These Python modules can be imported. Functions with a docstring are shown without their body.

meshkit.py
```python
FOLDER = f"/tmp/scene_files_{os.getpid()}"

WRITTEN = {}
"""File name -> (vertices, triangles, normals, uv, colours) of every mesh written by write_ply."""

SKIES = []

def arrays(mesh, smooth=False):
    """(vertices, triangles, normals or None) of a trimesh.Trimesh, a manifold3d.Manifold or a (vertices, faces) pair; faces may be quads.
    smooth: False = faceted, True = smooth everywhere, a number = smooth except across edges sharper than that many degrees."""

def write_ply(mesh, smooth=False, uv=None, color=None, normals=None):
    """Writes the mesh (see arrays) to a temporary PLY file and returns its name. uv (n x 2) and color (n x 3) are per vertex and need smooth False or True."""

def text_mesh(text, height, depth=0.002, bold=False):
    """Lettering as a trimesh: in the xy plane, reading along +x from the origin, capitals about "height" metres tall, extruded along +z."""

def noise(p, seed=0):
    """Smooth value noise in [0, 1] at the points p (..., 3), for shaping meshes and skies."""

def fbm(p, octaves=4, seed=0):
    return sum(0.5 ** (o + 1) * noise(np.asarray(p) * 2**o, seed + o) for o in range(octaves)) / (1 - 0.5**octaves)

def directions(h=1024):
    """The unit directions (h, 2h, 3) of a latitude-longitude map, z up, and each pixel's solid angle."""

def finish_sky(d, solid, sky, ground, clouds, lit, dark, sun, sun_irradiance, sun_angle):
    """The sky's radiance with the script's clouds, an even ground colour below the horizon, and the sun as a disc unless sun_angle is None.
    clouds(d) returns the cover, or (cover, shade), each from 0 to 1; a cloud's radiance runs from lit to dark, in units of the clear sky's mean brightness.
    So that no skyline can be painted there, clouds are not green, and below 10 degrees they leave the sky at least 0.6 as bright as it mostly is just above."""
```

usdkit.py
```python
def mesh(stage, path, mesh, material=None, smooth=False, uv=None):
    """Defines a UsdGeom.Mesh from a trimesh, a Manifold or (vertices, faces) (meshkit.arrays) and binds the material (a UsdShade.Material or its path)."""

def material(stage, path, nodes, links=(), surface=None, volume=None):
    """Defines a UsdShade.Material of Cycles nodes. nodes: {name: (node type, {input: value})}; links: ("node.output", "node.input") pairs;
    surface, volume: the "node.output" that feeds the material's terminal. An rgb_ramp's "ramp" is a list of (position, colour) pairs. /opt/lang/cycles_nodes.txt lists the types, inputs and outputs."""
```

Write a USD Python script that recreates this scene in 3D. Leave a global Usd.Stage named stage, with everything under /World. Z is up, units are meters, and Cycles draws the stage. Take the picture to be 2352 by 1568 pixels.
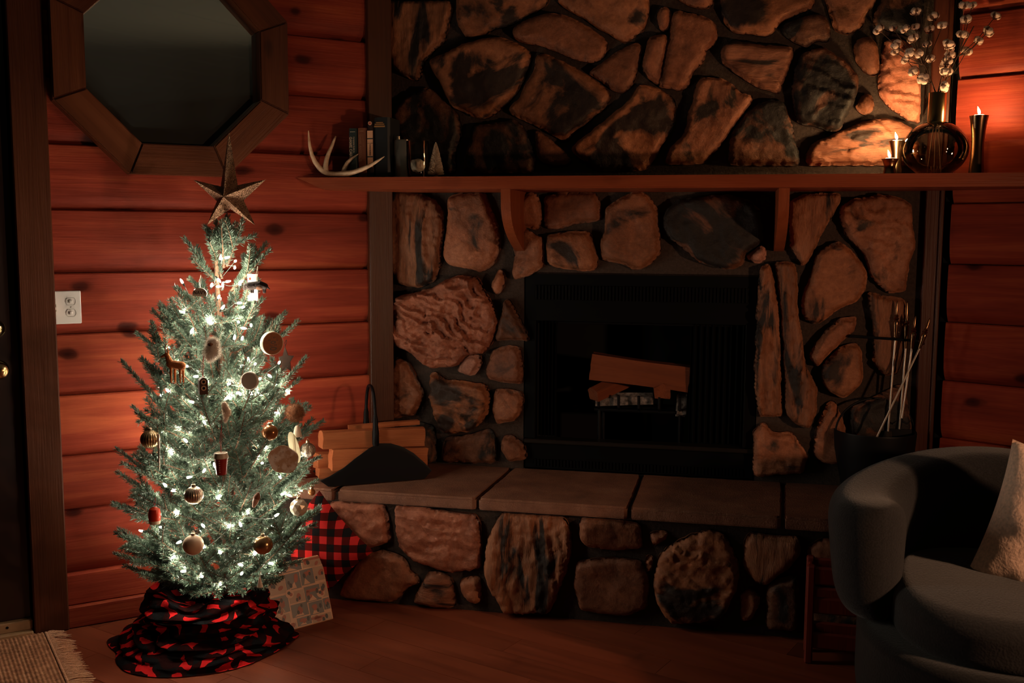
import math, random, re
import numpy as np, trimesh, manifold3d as m3, shapely
from shapely.geometry import Polygon, Point, LineString, MultiPoint, box as sbox
from shapely import affinity
from scipy.spatial import Delaunay, cKDTree
from scipy.ndimage import gaussian_filter1d
import usdkit, meshkit
from pxr import Usd, UsdGeom, UsdLux, UsdShade, Gf, Sdf, Vt

stage = Usd.Stage.CreateInMemory()
UsdGeom.SetStageUpAxis(stage, UsdGeom.Tokens.z)
UsdGeom.SetStageMetersPerUnit(stage, 1.0)
world = UsdGeom.Xform.Define(stage, '/World')
stage.SetDefaultPrim(world.GetPrim())
UsdGeom.Scope.Define(stage, '/World/Looks')
rng = np.random.default_rng(7)
random.seed(7)

# ------------------------------------------------------------------ camera, lights, exposure
FPX, EYE = 2330.0, np.array([0, 0, 1.42])
PITCH, ROLL = math.radians(6.148), math.radians(.272)
Fw = np.array([0, math.cos(PITCH), -math.sin(PITCH)]); Up = np.array([0, math.sin(PITCH), math.cos(PITCH)]); Rt = np.array([1., 0, 0])
cr, sr = math.cos(ROLL), math.sin(ROLL)
camR, camU = cr * Rt + sr * Up, -sr * Rt + cr * Up
cam = UsdGeom.Camera.Define(stage, '/World/camera')
mt = Gf.Matrix4d(*camR, 0, *camU, 0, *(-Fw), 0, *EYE, 1)
cam.AddTransformOp().Set(mt)
cam.CreateHorizontalApertureAttr(36.0); cam.CreateVerticalApertureAttr(24.0)
cam.CreateFocalLengthAttr(36.0 * FPX / 2352)
cam.CreateFStopAttr(3.2); cam.CreateFocusDistanceAttr(3.6)
cam.CreateClippingRangeAttr(Gf.Vec2f(.05, 100))
cam.CreateExposureAttr(0.0)

LAMP, LAMP_AXIS = np.array([2.1, 1.75, 1.12]), np.array([-.95, .31, .03])      # a reading lamp beside the armchair, right of the frame
lamp = UsdLux.SphereLight.Define(stage, '/World/reading_lamp_light')
lamp.AddTranslateOp().Set(Gf.Vec3d(*LAMP)); lamp.CreateRadiusAttr(.045)
lamp.CreateIntensityAttr(780.0); lamp.CreateColorAttr(Gf.Vec3f(1, .54, .30))
BULB_LEVEL = 370.0
FLAME_LEVEL = 1700.0

# ------------------------------------------------------------------ helpers
def ray(px, py):
    x, y = (px - 1176) / FPX, -(py - 784) / FPX
    return x * camR + y * camU + Fw
def hit(px, py, P, N):
    d = ray(px, py); P = np.asarray(P, float); N = np.asarray(N, float)
    return EYE + d * (((P - EYE) @ N) / (d @ N))
def on_floor(px, py, z=0): return hit(px, py, (0, 0, z), (0, 0, 1))
def at_depth(px, py, Y): return hit(px, py, (0, Y, 0), (0, 1, 0))
def project(P):
    d = np.asarray(P, float) - EYE
    return 1176 + FPX * (d @ camR) / (d @ Fw), 784 - FPX * (d @ camU) / (d @ Fw)

_used = {}
def numbered(parent, name):
    k = (parent, name); n = _used.get(k, 0); _used[k] = n + 1
    return f'{parent}/{name}' if n == 0 else f'{parent}/{name}_{n:03d}'
def tag(prim, label=None, cat=None, group=None, kind=None):
    for k, v in (('label', label), ('category', cat), ('group', group), ('kind', kind)):
        if v: prim.SetCustomDataByKey(k, v)
class Thing:
    """An Xform directly under /World; parts are meshes given in world coordinates (local=False) or in its own frame."""
    def __init__(self, name, label=None, cat=None, loc=(0, 0, 0), rot=0., group=None, kind=None):
        self.path = numbered('/World', name)
        x = UsdGeom.Xform.Define(stage, self.path)
        self.loc, self.rot = np.asarray(loc, float), rot
        x.AddTranslateOp().Set(Gf.Vec3d(*self.loc)); x.AddRotateZOp().Set(math.degrees(rot))
        self.prim = x.GetPrim(); tag(self.prim, label, cat, group, kind)
    def to_local(self, v):
        c, s = math.cos(-self.rot), math.sin(-self.rot)
        d = np.asarray(v, float) - self.loc
        return np.stack([c * d[..., 0] - s * d[..., 1], s * d[..., 0] + c * d[..., 1], d[..., 2]], -1)
    def to_world(self, v):
        c, s = math.cos(self.rot), math.sin(self.rot); v = np.asarray(v, float)
        return np.stack([c * v[..., 0] - s * v[..., 1], s * v[..., 0] + c * v[..., 1], v[..., 2]], -1) + self.loc
    def part(self, name, mesh, mat, smooth=30, label=None, kind=None, local=False, parent=None, uv=None, attr=None):
        if isinstance(mesh, (list,)): mesh = trimesh.util.concatenate([tm(x) for x in mesh])
        v, f, n = meshkit.arrays(mesh, smooth if uv is None and attr is None else (True if smooth else False))
        if not local:
            v = self.to_local(v)
        mesh2 = trimesh.Trimesh(v, f, process=False)
        path = numbered(parent or self.path, name)
        m = usdkit.mesh(stage, path, mesh2, mat, smooth=False if not smooth else (True), uv=uv) if (uv is not None or attr is not None or smooth is True or not smooth) else usdkit.mesh(stage, path, trimesh.Trimesh(v, f, process=True), mat, smooth=smooth)
        if attr is not None:
            for k, a in attr.items():
                UsdGeom.PrimvarsAPI(m).CreatePrimvar(k, Sdf.ValueTypeNames.FloatArray, 'vertex').Set(Vt.FloatArray.FromNumpy(np.asarray(a, np.float32)))
        tag(m.GetPrim(), label, kind=kind)
        return path
def tm(x):
    if isinstance(x, trimesh.Trimesh): return x
    if hasattr(x, 'to_mesh'):
        q = x.to_mesh(); return trimesh.Trimesh(q.vert_properties[:, :3], q.tri_verts, process=False)
    v, f, _ = meshkit.arrays(x); return trimesh.Trimesh(v, f, process=False)
def moved(m, T=(0, 0, 0), R=None):
    m = tm(m).copy()
    if R is not None: m.apply_transform(np.block([[np.asarray(R), np.zeros((3, 1))], [np.zeros((1, 3)), 1]]))
    m.apply_translation(T); return m
def frame(x, y, z): return np.stack([x, y, z], 1)     # columns
def unit(v): v = np.asarray(v, float); return v / np.linalg.norm(v)
def rbox(sx, sy, sz, r=.004, seg=2):
    """Box with chamfered or rounded edges, centred."""
    r = min(r, sx / 2.01, sy / 2.01, sz / 2.01)
    s = m3.Manifold.sphere(r, 4 * seg)
    pts = []
    for a in (-1, 1):
        for b in (-1, 1):
            for c in (-1, 1):
                pts.append(s.translate((a * (sx / 2 - r), b * (sy / 2 - r), c * (sz / 2 - r))))
    return tm(m3.Manifold.batch_hull(pts))
def cbox(lo, hi, r=.003, seg=1):
    lo, hi = np.minimum(lo, hi), np.maximum(lo, hi)
    return moved(rbox(*(hi - lo), r=r, seg=seg), (lo + hi) / 2)
def extrude(poly, h, z0=0.):
    ms = [trimesh.creation.extrude_polygon(g, h, engine='earcut') for g in getattr(poly, 'geoms', [poly]) if g.area > 1e-9]
    m = trimesh.util.concatenate(ms); m.apply_translation((0, 0, z0)); return m
def front_extrude(poly, d, y0=0.):
    """Polygon in (x, z), extruded along +y from y0 to y0 + d."""
    m = extrude(poly, d); v = m.vertices.copy()
    m.vertices = np.stack([v[:, 0], y0 + v[:, 2], v[:, 1]], 1); m.invert(); return m
def lathe(profile, n=32):
    """(r, z) pairs, closed surface of revolution around z."""
    p = np.asarray(profile, float); a = np.arange(n) * 2 * np.pi / n
    v = np.stack([p[:, None, 0] * np.cos(a), p[:, None, 0] * np.sin(a), np.broadcast_to(p[:, None, 1], (len(p), n))], -1).reshape(-1, 3)
    i, j = np.meshgrid(np.arange(len(p) - 1), np.arange(n), indexing='ij')
    q = np.stack([i * n + j, i * n + (j + 1) % n, (i + 1) * n + (j + 1) % n, (i + 1) * n + j], -1).reshape(-1, 4)
    return trimesh.Trimesh(v, np.vstack([q[:, [0, 1, 2]], q[:, [0, 2, 3]]]), process=False)
def tube(points, r, sides=8, caps=True):
    p = np.asarray(points, float); r = np.broadcast_to(np.asarray(r, float), (len(p),))
    t = np.gradient(p, axis=0); t /= np.linalg.norm(t, axis=1, keepdims=True) + 1e-12
    a = np.zeros_like(p); ref = np.array([0, 0, 1.]) if abs(t[0, 2]) < .9 else np.array([1., 0, 0])
    prev = unit(np.cross(t[0], ref))
    for i in range(len(p)):
        prev = prev - t[i] * (prev @ t[i]); prev /= np.linalg.norm(prev) + 1e-12; a[i] = prev
    b = np.cross(t, a); ang = np.arange(sides) * 2 * np.pi / sides
    v = (p[:, None] + r[:, None, None] * (np.cos(ang)[None, :, None] * a[:, None] + np.sin(ang)[None, :, None] * b[:, None])).reshape(-1, 3)
    i, j = np.meshgrid(np.arange(len(p) - 1), np.arange(sides), indexing='ij')
    q = np.stack([i * sides + j, i * sides + (j + 1) % sides, (i + 1) * sides + (j + 1) % sides, (i + 1) * sides + j], -1).reshape(-1, 4)
    f = np.vstack([q[:, [0, 1, 2]], q[:, [0, 2, 3]]])
    if caps:
        v = np.vstack([v, p[0], p[-1]]); n0, n1 = len(v) - 2, len(v) - 1; k = np.arange(sides); e = (len(p) - 1) * sides
        f = np.vstack([f, np.stack([np.full(sides, n0), (k + 1) % sides, k], 1), np.stack([np.full(sides, n1), e + k, e + (k + 1) % sides], 1)])
    return trimesh.Trimesh(v, f, process=False)
def ball(r, loc=(0, 0, 0), n=2, scale=(1, 1, 1)):
    m = trimesh.creation.icosphere(n, r); m.apply_scale(scale); m.apply_translation(loc); return m
def cat(*ms): return trimesh.util.concatenate([tm(m) for m in ms])
def blob(chain, res=.006, smooth=8):
    """Bones as hulls of spheres, joined and smoothed: ((p, r), (p, r)) pairs."""
    parts = []
    for (p, r), (q, s) in chain:
        parts.append(m3.Manifold.batch_hull([m3.Manifold.sphere(r, 16).translate(tuple(p)), m3.Manifold.sphere(s, 16).translate(tuple(q))]))
    M = parts[0]
    for x in parts[1:]: M = M + x
    m = tm(M.refine_to_length(res)); m.merge_vertices()
    if smooth: trimesh.smoothing.filter_taubin(m, iterations=smooth)
    return m
def cushion(w, h, t, n=26, p=.5, wob=.0, seed=0):
    """A square pillow in the xz plane, thickness along y, seam round the edge."""
    u = np.linspace(-1, 1, n); U, V = np.meshgrid(u, u, indexing='ij')
    prof = np.clip((1 - U ** 4) * (1 - V ** 4), 0, 1) ** p
    pin = 1 - .07 * (1 - np.abs(V) ** 2) * 1.0
    pin2 = 1 - .07 * (1 - np.abs(U) ** 2)
    x, z = U * w / 2 * pin, V * h / 2 * pin2
    P = np.stack([x, 0 * x, z], -1)
    nz = (meshkit.fbm(P * 9 + seed, 3) - .5) * wob
    top, bot = P.copy(), P.copy(); top[..., 1] = -prof * (t / 2 + nz); bot[..., 1] = prof * (t / 2 + nz)
    idx = np.arange(n * n).reshape(n, n); q = np.stack([idx[:-1, :-1], idx[1:, :-1], idx[1:, 1:], idx[:-1, 1:]], -1).reshape(-1, 4)
    v = np.vstack([top.reshape(-1, 3), bot.reshape(-1, 3)])
    f = np.vstack([q[:, [0, 1, 2]], q[:, [0, 2, 3]], q[:, [2, 1, 0]] + n * n, q[:, [3, 2, 0]] + n * n])
    uv = np.vstack([np.stack([P[..., 0], P[..., 2]], -1).reshape(-1, 2)] * 2)
    return trimesh.Trimesh(v, f, process=False), uv

# ------------------------------------------------------------------ materials
_mats = {}
def look(name, nodes, links, surface='p.BSDF', volume=None):
    if name not in _mats: _mats[name] = usdkit.material(stage, '/World/Looks/' + name, nodes, links, surface=surface, volume=volume)
    return _mats[name]
def plain(name, col, rough=.5, metal=0., bump=0., bscale=60, spec=.5, var=0., coat=0., sheen=0.):
    nodes = {'p': ('principled_bsdf', dict(base_color=col, roughness=rough, metallic=metal, specular_ior_level=spec, coat_weight=coat, sheen_weight=sheen))}
    links = []
    if bump or var:
        nodes['tc'] = ('texture_coordinate', {}); nodes['n'] = ('noise_texture', dict(scale=bscale, detail=5)); links += [('tc.object', 'n.vector')]
    if bump:
        nodes['b'] = ('bump', dict(strength=bump, distance=.004)); links += [('n.fac', 'b.height'), ('b.normal', 'p.normal')]
    if var:
        d = [max(0, c * (1 - var)) for c in col]; l = [min(1, c * (1 + var)) for c in col]
        nodes['r'] = ('rgb_ramp', dict(ramp=[(.3, d), (.7, l)])); links += [('n.fac', 'r.fac'), ('r.color', 'p.base_color')]
    return look(name, nodes, links)
def emit(name, col, level):
    return look(name, {'e': ('emission', dict(color=col, strength=level))}, [], surface='e.emission')
def wood(name, dark, mid, light, axis=0, rough=.42, knots=1., gs=1., bump=.25, vary=.35, spec=.25):
    """Grain along the given local axis; every object gets its own offset and tone."""
    def sc(a, b):
        s = [b] * 3; s[axis] = a; return tuple(x * gs for x in s)
    knot_scale = [2.6, 3.4, 3.4]; knot_scale = [3.6] * 3; knot_scale[axis] = 2.0
    nodes = {
        'tc': ('texture_coordinate', {}), 'oi': ('object_info', {}),
        'o1': ('math', dict(math_type='multiply', value2=37.0)), 'o2': ('math', dict(math_type='multiply', value2=91.0)),
        'oc': ('combine_xyz', {}), 'ad': ('vector_math', dict(math_type='add')),
        'm1': ('mapping', dict(scale=sc(1.6, 26))), 'n1': ('noise_texture', dict(scale=1.0, detail=6, roughness=.62, distortion=.7)),
        'm2': ('mapping', dict(scale=sc(.9, 5.0))), 'n2': ('noise_texture', dict(scale=1.0, detail=4, roughness=.55, distortion=.4)),
        'm3': ('mapping', dict(scale=sc(5, 180))), 'n3': ('noise_texture', dict(scale=1.0, detail=3)),
        'mk': ('mapping', dict(scale=tuple(knot_scale))), 'ksep': ('separate_xyz', {}), 'kcmb': ('combine_xyz', {}), 'vk': ('voronoi_texture', dict(dimensions='2D', scale=1.0, randomness=1.0)),
        'kw': ('noise_texture', dict(scale=9.0, detail=2)), 'ks': ('math', dict(math_type='multiply_add', value2=.16, value3=-.08)), 'ka': ('math', dict(math_type='add')),
        'rk': ('rgb_ramp', dict(ramp=[(0, (1, 1, 1)), (.05, (.85, .85, .85)), (.085, (.25, .25, .25)), (.2, (.08, .08, .08)), (.34, (0, 0, 0))])),
        'mixg': ('mix_float', dict(fac=.5)),
        'r': ('rgb_ramp', dict(ramp=[(.27, dark), (.5, mid), (.78, light)])),
        'kf': ('math', dict(math_type='multiply', value2=knots)),
        'mx': ('mix_color', dict(b=tuple(.28 * c for c in dark))),
        'tv': ('math', dict(math_type='multiply_add', value2=vary, value3=1 - vary / 2)), 'hs': ('hsv', {}),
        'b': ('bump', dict(strength=bump, distance=.003)), 'rr': ('math', dict(math_type='multiply_add', value2=.25, value3=rough - .12)),
        'p': ('principled_bsdf', dict(specular_ior_level=spec)),
    }
    links = [('oi.random', 'o1.value1'), ('oi.random', 'o2.value1'), ('o1.value', 'oc.x'), ('o2.value', 'oc.y'), ('o1.value', 'oc.z'),
             ('tc.object', 'ad.vector1'), ('oc.vector', 'ad.vector2')]
    for m_, n_ in (('m1', 'n1'), ('m2', 'n2'), ('m3', 'n3'), ('mk', 'ksep')): links += [('ad.vector', m_ + '.vector'), (m_ + '.vector', n_ + '.vector')]
    ka_, kb_ = [('x', 'z'), ('y', 'x'), ('x', 'z')][axis]
    links += [('ksep.' + ka_, 'kcmb.x'), ('ksep.' + kb_, 'kcmb.y'), ('kcmb.vector', 'vk.vector')]
    links += [('ad.vector', 'kw.vector'), ('kw.fac', 'ks.value1'), ('vk.distance', 'ka.value1'), ('ks.value', 'ka.value2'), ('ka.value', 'rk.fac'),
              ('n1.fac', 'mixg.a'), ('n2.fac', 'mixg.b'), ('mixg.result', 'r.fac'), ('rk.color', 'kf.value1'), ('kf.value', 'mx.fac'), ('r.color', 'mx.a'),
              ('oi.random', 'tv.value1'), ('tv.value', 'hs.value'), ('mx.result', 'hs.color'), ('hs.color', 'p.base_color'),
              ('n3.fac', 'b.height'), ('b.normal', 'p.normal'), ('n1.fac', 'rr.value1'), ('rr.value', 'p.roughness')]
    return look(name, nodes, links)
LOG = wood('cedar_log', (.11, .0140, .008), (.27, .040, .021), (.54, .120, .044), spec=.08, rough=.5, bump=.35)
CASING = wood('brown_casing', (.040, .0105, .004), (.070, .018, .0065), (.095, .026, .009), axis=2, knots=.15, vary=.1)
DARKWOOD = wood('dark_casing', (.045, .012, .006), (.08, .02, .01), (.11, .03, .014), axis=2, knots=.1, vary=.1)
FRAMEWOOD = wood('frame_wood', (.055, .015, .006), (.115, .030, .010), (.19, .058, .02), axis=0, knots=.7, vary=.25)
MANTELWOOD = wood('mantel_wood', (.15, .028, .010), (.24, .046, .016), (.33, .072, .024), axis=0, knots=.25, vary=.1)
BRACKETWOOD = wood('bracket_wood', (.16, .034, .011), (.24, .055, .018), (.32, .08, .026), axis=2, knots=.1, vary=.1)
FLOORWOOD = wood('laminate', (.115, .026, .013), (.20, .046, .021), (.28, .070, .031), rough=.40, knots=.45, bump=.08, vary=.16, gs=.9)
SPLIT = wood('split_log', (.27, .075, .026), (.45, .135, .048), (.58, .20, .08), rough=.75, knots=.1, bump=.7, vary=.2, gs=1.6)
SPLITX = wood('old_split_log', (.12, .03, .012), (.20, .052, .02), (.28, .08, .03), rough=.8, knots=.1, bump=.6, vary=.2)
REDWOOD = wood('red_rack_wood', (.10, .012, .008), (.17, .022, .013), (.22, .032, .018), axis=2, knots=.1, vary=.1)

def stone_look(name, base, alt, dark, dark_amt, streak=(1, 1, 1), scale=7., rough=.62, rim=.06):
    """Mottled stone. 'edge' (mesh attribute, 0 at the rim) keeps the weathered rim paler."""
    nodes = {
        'tc': ('texture_coordinate', {}), 'oi': ('object_info', {}), 'o1': ('math', dict(math_type='multiply', value2=53.0)), 'oc': ('combine_xyz', {}), 'ad': ('vector_math', dict(math_type='add')),
        'm': ('mapping', dict(scale=streak)),
        'n1': ('noise_texture', dict(scale=scale, detail=7, roughness=.6, distortion=.8)), 'r1': ('rgb_ramp', dict(ramp=[(.28, tuple(.55 * c for c in base)), (.5, base), (.72, alt)])),
        'n2': ('noise_texture', dict(scale=scale * .75, detail=6, roughness=.55, distortion=1.1, w=3.)), 'at': ('attribute', dict(attribute='edge')),
        'ef': ('math', dict(math_type='multiply_add', value2=rim, value3=-rim * .55)), 'sm': ('math', dict(math_type='add')),
        'r2': ('rgb_ramp', dict(ramp=[(.60 - dark_amt, (0, 0, 0)), (.68 - dark_amt, (1, 1, 1))])), 'mx': ('mix_color', dict(b=dark)),
        'n3': ('noise_texture', dict(scale=scale * 9, detail=5, roughness=.7)), 'r3': ('rgb_ramp', dict(ramp=[(.25, (.62, .6, .58)), (.6, (1.05, 1.05, 1.05)), (.8, (1.5, 1.45, 1.4))])),
        'ml': ('mix_color', dict(blend_type='multiply', fac=1.0, use_clamp=False)),
        'tv': ('math', dict(math_type='multiply_add', value2=.5, value3=.75)), 'hs': ('hsv', {}),
        'bs': ('math', dict(math_type='multiply_add', value2=.5)), 'b': ('bump', dict(strength=.7, distance=.010)),
        'p': ('principled_bsdf', dict(roughness=rough, specular_ior_level=.35)),
    }
    links = [('oi.random', 'o1.value1'), ('o1.value', 'oc.x'), ('o1.value', 'oc.z'), ('tc.object', 'ad.vector1'), ('oc.vector', 'ad.vector2'), ('ad.vector', 'm.vector'),
             ('m.vector', 'n1.vector'), ('m.vector', 'n2.vector'), ('m.vector', 'n3.vector'), ('n1.fac', 'r1.fac'), ('at.fac', 'ef.value1'), ('ef.value', 'sm.value1'), ('n2.fac', 'sm.value2'),
             ('sm.value', 'r2.fac'), ('r2.color', 'mx.fac'), ('r1.color', 'mx.a'), ('n3.fac', 'r3.fac'), ('mx.result', 'ml.a'), ('r3.color', 'ml.b'), ('oi.random', 'tv.value1'), ('tv.value', 'hs.value'),
             ('ml.result', 'hs.color'), ('hs.color', 'p.base_color'), ('n3.fac', 'bs.value1'), ('n1.fac', 'bs.value3'), ('bs.value', 'b.height'), ('b.normal', 'p.normal')]
    return look(name, nodes, links)
TAN, ALT, DRK = (.27, .095, .045), (.40, .16, .085), (.030, .017, .011)
ST = {
    'tan': stone_look('stone_tan', TAN, ALT, DRK, .02, scale=6, rim=.06),
    'plain': stone_look('stone_plain', (.25, .085, .04), (.33, .12, .06), (.06, .028, .016), -.08, scale=5),
    'mott': stone_look('stone_mottled', (.30, .105, .045), (.40, .15, .07), (.028, .014, .009), .10, scale=5, rim=.10),
    'dark': stone_look('stone_dark', (.16, .06, .03), (.26, .10, .05), (.022, .016, .013), .16, scale=6, rim=.08),
    'vst': stone_look('stone_vertical_streak', (.30, .11, .05), (.42, .17, .085), (.022, .013, .010), .06, streak=(2.6, 1, .55), scale=6, rim=.05),
    'hst': stone_look('stone_horizontal_streak', (.28, .10, .05), (.40, .15, .08), (.035, .018, .012), .04, streak=(.6, 1, 2.8), scale=6, rim=.05),
    'crag': stone_look('stone_craggy', (.40, .135, .075), (.54, .21, .125), (.08, .028, .016), -.07, scale=8, rim=.1),
    'pink': stone_look('stone_pink', (.50, .22, .15), (.62, .30, .21), (.2, .08, .05), -.1, scale=8, rim=.1),
}
MORTAR = plain('mortar', (.044, .027, .020), rough=.95, bump=.8, bscale=90, var=.28)
SLAB = look('hearth_slab', {
    'tc': ('texture_coordinate', {}), 'n': ('noise_texture', dict(scale=9, detail=8, roughness=.65)), 'r': ('rgb_ramp', dict(ramp=[(.3, (.14, .058, .036)), (.55, (.225, .098, .058)), (.75, (.30, .145, .09))])),
    'n2': ('noise_texture', dict(scale=170, detail=4)), 'b': ('bump', dict(strength=.6, distance=.004)), 'p': ('principled_bsdf', dict(roughness=.7, specular_ior_level=.35))},
    [('tc.object', 'n.vector'), ('tc.object', 'n2.vector'), ('n.fac', 'r.fac'), ('r.color', 'p.base_color'), ('n2.fac', 'b.height'), ('b.normal', 'p.normal')])
BLACKMETAL = plain('black_metal', (.0028, .0028, .003), rough=.5, metal=.0, bump=.1, bscale=200, spec=.10)
SOOT = plain('soot', (.004, .004, .004), rough=.95)
BLACKIRON = plain('black_iron', (.004, .004, .005), rough=.5, spec=.18)
ASH = plain('ash', (.05, .046, .042), rough=1, bump=.8, bscale=70, var=.4)
CHAR = plain('charred_wood', (.16, .13, .115), rough=1, bump=.9, bscale=60, var=.9)
BRASS = plain('brass', (.62, .40, .18), rough=.17, metal=1.)
DARKBRASS = plain('dark_brass', (.30, .17, .09), rough=.25, metal=1.)
STEEL = plain('steel', (.62, .52, .42), rough=.38, metal=1.)
WHITEPLASTIC = plain('white_plastic', (.72, .64, .60), rough=.42)
BONE = look('antler_bone', {'tc': ('texture_coordinate', {}), 'n': ('noise_texture', dict(scale=38, detail=5)), 'r': ('rgb_ramp', dict(ramp=[(.3, (.50, .29, .16)), (.6, (.82, .56, .36))])),
    'p': ('principled_bsdf', dict(roughness=.5)), 'b': ('bump', dict(strength=.3, distance=.003))}, [('tc.object', 'n.vector'), ('n.fac', 'r.fac'), ('r.color', 'p.base_color'), ('n.fac', 'b.height'), ('b.normal', 'p.normal')])
def fabric(name, col, var=.2, scale=260, rough=.95, sheen=.2): return plain(name, col, rough=rough, bump=.5, bscale=scale, var=var, sheen=sheen, spec=.15)
NEEDLE = look('fir_needles', {
    'g': ('geometry', {}), 'tc': ('texture_coordinate', {}), 'n': ('noise_texture', dict(scale=60, detail=2)), 'ad': ('math', dict(math_type='add')), 'hf': ('math', dict(math_type='multiply', value2=.5)),
    'r': ('rgb_ramp', dict(ramp=[(.15, (.06, .10, .068)), (.5, (.16, .22, .165)), (.85, (.33, .40, .31))])),
    'p': ('principled_bsdf', dict(roughness=.42, specular_ior_level=.45)), 't': ('translucent_bsdf', {}), 'mx': ('mix_closure', dict(fac=.12))},
    [('tc.object', 'n.vector'), ('g.random_per_island', 'ad.value1'), ('n.fac', 'ad.value2'), ('ad.value', 'hf.value1'), ('hf.value', 'r.fac'), ('r.color', 'p.base_color'), ('r.color', 't.color'),
     ('p.BSDF', 'mx.closure1'), ('t.BSDF', 'mx.closure2')], surface='mx.closure')
BARK = plain('fir_bark', (.16, .085, .05), rough=.9, bump=.5, bscale=120, var=.4)
BULB = emit('lit_bulb', (1.0, .86, .66), BULB_LEVEL)
FLAME = emit('candle_flame', (1.0, .62, .28), FLAME_LEVEL)
WIRE = plain('green_wire', (.012, .02, .013), rough=.5)
def plaid(name, s=.026, red=(.62, .018, .02), half=(.09, .007, .007), black=(.010, .010, .011), rough=.95, thr=.5):
    nodes = {'uv': ('uvmap', dict(attribute='st')), 'sx': ('separate_xyz', {}),
             'p': ('principled_bsdf', dict(roughness=rough, specular_ior_level=.05)), 'c1': ('mix_color', dict(a=black, b=half)), 'c2': ('mix_color', dict(b=red)), 'mm': ('math', dict(math_type='multiply')), 'mxm': ('math', dict(math_type='maximum')),
             'tc': ('texture_coordinate', {}), 'n': ('noise_texture', dict(scale=420, detail=3)), 'b': ('bump', dict(strength=.4, distance=.002))}
    links = [('uv.UV', 'sx.vector'), ('c1.result', 'c2.a'), ('mxm.value', 'c1.fac'), ('mm.value', 'c2.fac'), ('c2.result', 'p.base_color'), ('tc.object', 'n.vector'), ('n.fac', 'b.height'), ('b.normal', 'p.normal')]
    for a in 'xy':
        nodes |= {f'd{a}': ('math', dict(math_type='multiply', value2=1 / (2 * s))), f'f{a}': ('math', dict(math_type='fraction')), f'a{a}': ('math', dict(math_type='add', value2=100.)), f'g{a}': ('math', dict(math_type='greater_than', value2=thr))}
        links += [(f'sx.{a}', f'd{a}.value1'), (f'd{a}.value', f'a{a}.value1'), (f'a{a}.value', f'f{a}.value1'), (f'f{a}.value', f'g{a}.value1')]
    links += [('gx.value', 'mm.value1'), ('gy.value', 'mm.value2'), ('gx.value', 'mxm.value1'), ('gy.value', 'mxm.value2')]
    return look(name, nodes, links)
def glass_pane(name, tint=(1, 1, 1), rough=.02):
    return look(name, {'t': ('transparent_bsdf', dict(color=tint)), 'g': ('glossy_bsdf', dict(color=(1, 1, 1), roughness=rough)), 'f': ('fresnel', dict(IOR=1.5)), 'mx': ('mix_closure', {})},
                [('f.fac', 'mx.fac'), ('t.BSDF', 'mx.closure1'), ('g.BSDF', 'mx.closure2')], surface='mx.closure')

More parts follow.
